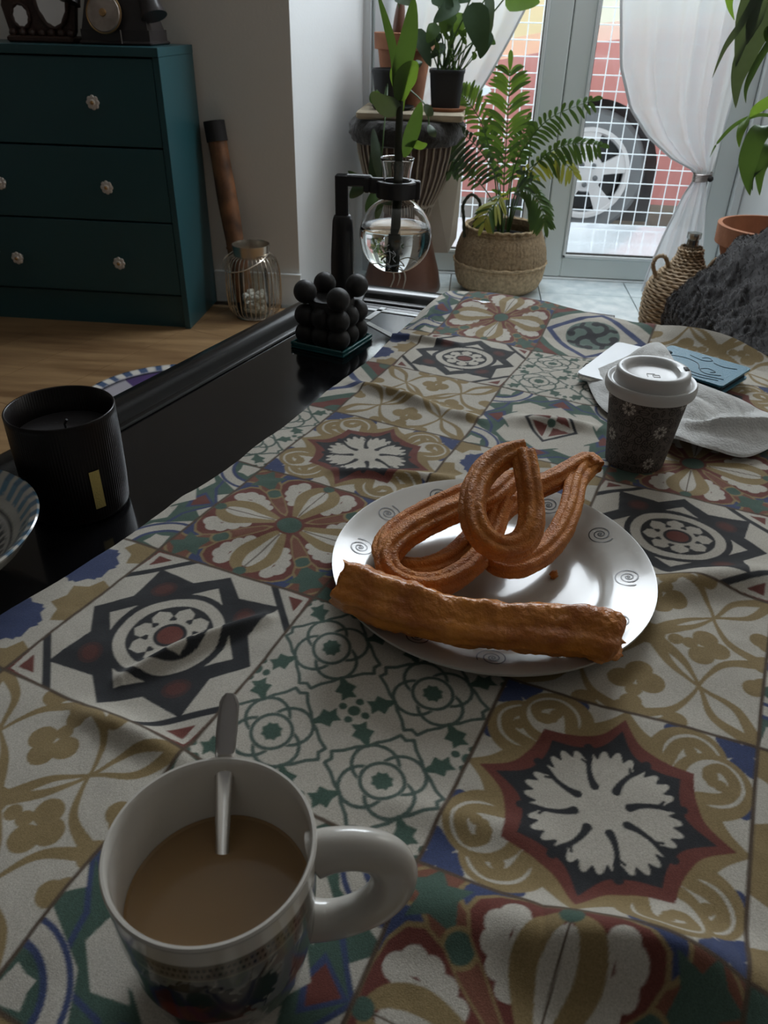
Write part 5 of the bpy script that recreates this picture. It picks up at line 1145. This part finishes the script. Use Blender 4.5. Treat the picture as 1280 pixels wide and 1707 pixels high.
frond([p2, (0.1609, 2.85, 0.3662), (0.2079, 2.83, 0.4372), (0.2727, 2.82, 0.4649), (0.3351, 2.8, 0.428)], .055, 'leaf_yellow', 10, .6, .3)
frond([pq, (0.0855, 2.86, 0.3029), (0.0226, 2.84, 0.3817), (-0.0427, 2.82, 0.4425), (-0.0662, 2.8, 0.413)], .045, 'leaf_mid', 9, .5, .45)
frond([pb, (0.1081, 2.8, 0.3347), (0.0941, 2.76, 0.3263), (0.0702, 2.74, 0.3025), (0.0554, 2.73, 0.2654)], .055, 'leaf_yellow', 9, .45, .2)
frond([p2, (0.1504, 2.8, 0.3364), (0.1897, 2.77, 0.3662), (0.2367, 2.75, 0.3304), (0.2595, 2.74, 0.2722)], .060, 'leaf_mid', 11, .6, .3)
frond([pb, (0.1427, 2.98, 0.383), (0.1652, 3.0, 0.4878), (0.1792, 3.0, 0.5448)], .060, 'leaf_mid', 10, .3, .35)
frond([pb, (0.1011, 3.0, 0.3783), (0.0704, 3.0, 0.475), (0.045, 3.0, 0.5217)], .055, 'leaf_mid', 10, .3, .35)
frond([p2, (0.171, 2.78, 0.3599), (0.2038, 2.75, 0.4035), (0.1693, 2.73, 0.4237)], .045, 'leaf_dark', 8, .5, .2)
# ---------------------------------------------------------------- curtains
def curtain(name, label, rows, folds, seed, side):
    t = thing(name, label, 'curtain', (rows[0][1], 2.99, 0), 'sheer curtains at the glass doors'); nr, nc = 150, 130; V = []
    for j in range(nr):
        z = rows[0][0]+(rows[-1][0]-rows[0][0])*j/(nr-1); rv = rows[::-1] if rows[0][0] > rows[-1][0] else rows
        xl = interp([(q[0], q[1]) for q in rv], z); xr = interp([(q[0], q[2]) for q in rv], z); am = interp([(q[0], q[3]) for q in rv], z); yy = interp([(q[0], q[4]) for q in rv], z)
        for i in range(nc):
            u = i/(nc-1); ph_ = folds*2*math.pi*u+.8*math.sin(u*7+seed)+.25*math.sin(z*3+seed)
            V.append((xl+(xr-xl)*u+am*.25*math.cos(ph_), yy+am*math.sin(ph_)+.15*am*math.sin(ph_*2.3+z*5), z))
    F = np.arange(nr*nc).reshape(nr, nc); F = np.stack([F[:-1, :-1], F[1:, :-1], F[1:, 1:], F[:-1, 1:]], -1).reshape(-1, 4)
    sh = mk('sheer_panel', (V, F), M['sheer'], t, angle=0)
    e = 0 if side < 0 else nc-1
    mk('hem_edge', tube([V[j*nc+e] for j in range(nr)], .0045, 6), M['hem'], t)
    return t
# right curtain gathered at its tieback (z, left x, right x, fold depth, y)
curtain('sheer_curtain', 'right sheer white curtain gathered by a silver tieback beside the glass door',
    [(2.25, .28, 1.02, .020, 3.03), (1.3, .385, .965, .024, 3.02), (.90, .43, .865, .026, 3.00), (.72, .462, .862, .028, 2.99), (.60, .515, .850, .028, 2.98), (.52, .585, .842, .026, 2.97), (.455, .680, .832, .020, 2.955), (.425, .755, .822, .012, 2.95), (.403, .772, .812, .008, 2.95),
     (.385, .765, .812, .010, 2.95), (.34, .742, .822, .014, 2.94), (.22, .705, .845, .018, 2.93), (.10, .675, .865, .020, 2.92), (.006, .660, .880, .022, 2.91)], 4.2, 1, -1)
tie = thing('curtain_tieback', 'silver leaf-shaped tieback around the right sheer curtain', 'tieback', (.792, 2.95, .40))
for k in range(5): mk('tie_strand', tube([(.792+.030*math.cos(R(a*12)), 2.95+.020*math.sin(R(a*12)), .394+k*.005+.004*math.sin(R(a*12+40))) for a in range(30)], .0028, 6, closed=True), M['tie'], tie)
mk('tie_clasp', ball((.816, 2.932, .400), .010, 14, 9), M['fabric_black'], tie)
curtain('sheer_curtain', 'left sheer white curtain drawn aside behind the potted plants on the drum',
    [(2.25, -.36, .28, .020, 3.03), (1.3, -.36, .245, .022, 3.02), (.90, -.36, .150, .022, 3.02), (.80, -.36, .102, .022, 3.02), (.70, -.36, .050, .020, 3.02), (.60, -.355, -.010, .018, 3.02), (.50, -.35, -.10, .014, 3.02), (.42, -.345, -.20, .010, 3.02), (.38, -.34, -.27, .008, 3.02), (.30, -.34, -.24, .010, 3.02), (.006, -.34, -.22, .014, 3.02)], 3.7, 3, 1)
# ---------------------------------------------------------------- right side: hanging plant, pots, demijohn, armchair with plush throw
hp_ = thing('hanging_planter', 'dark planter hung just outside the frame, its long leaves trailing into the upper right corner', 'planter', (.92, 1.93, .93))
mk('planter_bowl', lathe([(1e-5, .93), (.07, .93), (.10, .97), (.12, 1.05), (.125, 1.10), (.118, 1.10), (.11, 1.05), (1e-5, 1.03)], (.92, 1.93, 0), 36), M['pot_black'], hp_)
for k in range(3):
    a = 2*math.pi*k/3; mk('hanging_cord', tube([(.92+.12*math.cos(a), 1.93+.12*math.sin(a), 1.09), (.92, 1.93, 1.75)], .003, 6), M['rope'], hp_)
mk('ceiling_cord', tube([(.92, 1.93, 1.75), (.92, 1.93, 2.62)], .003, 6), M['rope'], hp_)
sp_ = plant('strap_leaf_plant', 'trailing plant with long strap-shaped dark leaves hanging at the upper right edge', (.92, 1.93, 1.08))
s0 = (.90, 1.93, 1.05)
def strap(P, w_, m, side=(1, 0, .2), sh=None): mk('leaf', blade([s0]+P if P[0] != 'n' else P[1:], w_, 26, side, .1, sh or (lambda t: min(1, .3+t*1.6)*min(1, (1-t)*3.2+.02))), M[m], sp_, angle=0)
strap([(0.5653, 1.92, 0.9676), (0.5355, 1.9, 0.8988), (0.5151, 1.89, 0.8484), (0.4915, 1.88, 0.807), (0.4772, 1.87, 0.7542)], .014, 'leaf_grey')
strap([(0.5793, 1.92, 0.9583), (0.5356, 1.91, 0.9089), (0.5263, 1.9, 0.8384), (0.5241, 1.89, 0.7737)], .042, 'leaf_grey')
strap([(0.6105, 1.92, 0.93), (0.5766, 1.91, 0.8699), (0.5464, 1.9, 0.8077), (0.5339, 1.89, 0.7546), (0.5405, 1.88, 0.7005)], .042, 'leaf_grey')
strap([(0.6047, 1.92, 0.9492), (0.5532, 1.91, 0.8994), (0.5411, 1.9, 0.8489), (0.5379, 1.9, 0.8127)], .034, 'leaf_grey')
strap([(0.6158, 1.9, 0.8905), (0.5844, 1.89, 0.8295), (0.5617, 1.88, 0.7825), (0.5491, 1.87, 0.74), (0.5527, 1.86, 0.7115)], .014, 'leaf_mid')
strap([(0.5568, 1.9, 0.9756), (0.4829, 1.88, 0.9168), (0.4815, 1.88, 0.8827), (0.4981, 1.88, 0.8542)], .016, 'leaf_light')
strap([(0.6163, 1.9, 0.8505), (0.5764, 1.9, 0.8395), (0.577, 1.9, 0.8168)], .02, 'leaf_light')
s0 = (0.6625, 1.9, 0.7357)
strap([(0.6412, 1.9, 0.7263), (0.6089, 1.9, 0.712), (0.5755, 1.89, 0.6895), (0.562, 1.88, 0.6559), (0.5644, 1.87, 0.6271)], .026, 'leaf_light', side=(.5, 0, 1))
strap([(0.6411, 1.9, 0.6849), (0.6077, 1.89, 0.662), (0.5934, 1.88, 0.6221), (0.5955, 1.87, 0.5761), (0.609, 1.86, 0.5345)], .042, 'leaf_mid', side=(1, 0, .6))
strap([(0.6633, 1.9, 0.6512), (0.6358, 1.89, 0.6281), (0.6229, 1.88, 0.5876), (0.6324, 1.87, 0.5336)], .032, 'leaf_mid', side=(1, 0, .6))
strap([(0.6599, 1.9, 0.6626), (0.6414, 1.89, 0.6083), (0.61, 1.88, 0.575), (0.6147, 1.87, 0.5427)], .016, 'leaf_dark', side=(1, 0, .6))
strap([(0.6395, 1.9, 0.6905), (0.5938, 1.9, 0.6868), (0.5533, 1.9, 0.6672), (0.5261, 1.9, 0.6314), (0.5167, 1.9, 0.6024)], .008, 'leaf_mid', side=(.5, 0, 1))
tp1 = thing('low_stool', 'small dark stool hidden behind the plush throw, under the terracotta pot', 'stool', (.90, 2.47, 0))
mk('seat', lathe([(1e-5, .165), (.13, .165), (.135, .175), (.13, .185), (1e-5, .185)], (.895, 2.47, 0), 32), M['dark_wood'], tp1)
for k in range(3):
    a = 2*math.pi*k/3+.5; mk('leg', tube([(.895+.08*math.cos(a), 2.47+.08*math.sin(a), .165), (.895+.10*math.cos(a), 2.47+.10*math.sin(a), .0)], .012, 10), M['dark_wood'], tp1)
pot('terracotta_pot', 'wide terracotta pot holding a smaller tilted pot, behind the dark plush throw', (.895, 2.47), .145, .10, .165, M['terracotta'], .035, soil=False, z0=.1855)
it = thing('terracotta_pot', 'small pale terracotta pot lying tilted inside the wide one at the right edge', 'pot', (.885, 2.45, .25))
mk('pot_wall', xf(lathe([(1e-5, 0), (.035, 0), (.038, .004), (.052, .09), (.056, .092), (.056, .112), (.051, .112), (.049, .09), (.034, .006), (1e-5, .005)], n=36), place((.895, 2.50, .262), R(20), R(52))), M['slab'], it, angle=35)
DMx, DMy = .700, 2.545
dm_ = thing('demijohn', 'wicker-wrapped glass demijohn with two rope handles by the curtain foot', 'bottle', (DMx, DMy, 0))
dpf = [(.09, .0), (.105, .01), (.110, .05), (.110, .10), (.106, .135), (.092, .165), (.066, .190), (.046, .212), (.034, .235), (.031, .265)]
def wick(r, z, a): return r+.0035*math.sin(a*26+(round(z/.0065) % 2)*math.pi)*(1 if r > .02 else 0)
mk('wicker_cover', lathe([(1e-5, .003)]+refine(dpf, 6), (DMx, DMy, 0), 160, fn=wick), M['wicker'], dm_, angle=0)
k = 0
for z in np.arange(.008, .262, .0085):
    r = interp([(b, a) for a, b in dpf], float(z))
    mk('wicker_strand', tube([(DMx+(r+.0035+.002*math.sin(j*1.57+k*3.14))*math.cos(R(j*6)), DMy+(r+.0035+.002*math.sin(j*1.57+k*3.14))*math.sin(R(j*6)), float(z)+.002*math.cos(j*1.57+k*3.14)) for j in range(60)], .0038, 5, closed=True), M['wicker'], dm_); k += 1
mk('glass_neck', lathe([(.018, .262), (.019, .262), (.0175, .285), (.0215, .290), (.0215, .305), (.017, .305), (.0165, .285), (.0175, .262)], (DMx, DMy, 0), 30), glass_mat('neck_glass', (.9, .92, .9), .25), dm_)
mk('stopper', lathe([(1e-5, .270), (.012, .270), (.014, .298), (1e-5, .298)], (DMx, DMy, 0), 16), M['fabric_black'], dm_)
for s in (-1, 1):
    mk('rope_handle', tube(spline([(DMx+s*.060, DMy-.01, .178), (DMx+s*.062, DMy-.012, .205), (DMx+s*.078, DMy-.012, .232), (DMx+s*.100, DMy-.012, .230), (DMx+s*.108, DMy-.012, .205), (DMx+s*.092, DMy-.01, .170), (DMx+s*.088, DMy-.01, .160)], 6), lambda t: .0065+.0012*math.sin(t*100), 8), M['wicker'], dm_)
ac = thing('armchair', 'low dark upholstered armchair beyond the table, almost wholly covered by a plush throw', 'armchair', (1.35, 1.75, 0))
mk('seat_block', box(.92, 1.75, 1.45, 2.1, .06, .24, .03), M['upholstery'], ac, angle=30)
mk('seat_back', box(1.40, 1.78, 1.45, 2.12, .24, .48, .04), M['upholstery'], ac, angle=30)
for x, y in ((.97, 1.5), (1.7, 1.5), (.97, 2.05), (1.7, 2.05)): mk('leg', lathe([(.018, 0), (.024, .06)], (x, y, 0), 12), M['dark_wood'], ac)
ridge = [(0.5391, 2.05, 0.1836), (0.543, 2.05, 0.2225), (0.5634, 2.05, 0.2614), (0.5928, 2.05, 0.2969), (0.6348, 2.05, 0.3383), (0.6805, 2.05, 0.3876), (0.7143, 2.05, 0.4065), (0.7775, 2.05, 0.425), (1.05, 2.05, .47), (1.3, 2.05, .53), (1.85, 2.05, .55)]
RG = spline(ridge, 16)
def throw(u, v):
    k = min(len(RG)-1, int(u*(len(RG)-1)+.5)); p = RG[k]; a = math.pi*v
    q = min(1, u*6); dep_f, dep_b = .10+.50*min(1, u*2.2), .03+.08*q
    y = p.y-.07-(dep_f*(math.cos(a)) if math.cos(a) > 0 else dep_b*math.cos(a))
    h = max(0, math.sin(a))**(.55 if math.cos(a) > 0 else .8); z = .02+(p.z-.02)*h
    x = p.x+.05*(1-h)*(1 if u < .3 else 0)-.02
    P = Vector((x, y, z)); n1 = mnoise.noise(P*7)*.024+mnoise.noise(P*19)*.014+abs(mnoise.noise(P*36))*.022+mnoise.noise(P*110)*.004
    fo = .018*math.sin(12*(y*1.1+z*1.3-x*.6)+3*mnoise.noise(P*4))
    nn = Vector((-.2, -math.cos(a), max(.1, math.sin(a)))).normalized()
    return tuple(P+nn*(n1+fo*min(1, u*3)))
th_ = thing('plush_throw', 'dark grey-brown plush fur throw heaped over the armchair at the right', 'throw', (1.1, 1.9, .02))
S = grid(throw, 330, 200); mk('throw_cloth', S, M['fur'], th_, angle=0)
V = []; F = []; SV = S[0]; rr_ = random.Random(2)
for k in range(26000):
    i = int(rr_.random()**1.5*250); j = rr_.randrange(8, 190); p = Vector(SV[j*330+i])
    if p.z < .1: continue
    a = math.pi*j/199; nn = Vector((-.2, -math.cos(a), max(.1, math.sin(a)))).normalized(); d = (nn+Vector((rr_.uniform(-.9, .9), rr_.uniform(-.9, .9), rr_.uniform(-.7, .5)))).normalized()
    s = Vector((rr_.uniform(-1, 1), rr_.uniform(-1, 1), rr_.uniform(-1, 1))).normalized()*.0009; L = rr_.uniform(.003, .0065); b = len(V)
    V += [tuple(p-s), tuple(p+s), tuple(p+d*L)]; F.append((b, b+1, b+2))
mk('fur_pile', (V, F), M['fur_tip'], th_, kind='stuff', angle=0)
# plain pale block along the right alcove wall foot: skirting
mk('baseboard_alcove', prism([(.942, 3.045), (1.185, 2.575), (1.200, 2.592), (.955, 3.09)], 0, .07), M['bead'], kind='structure', smooth=False)
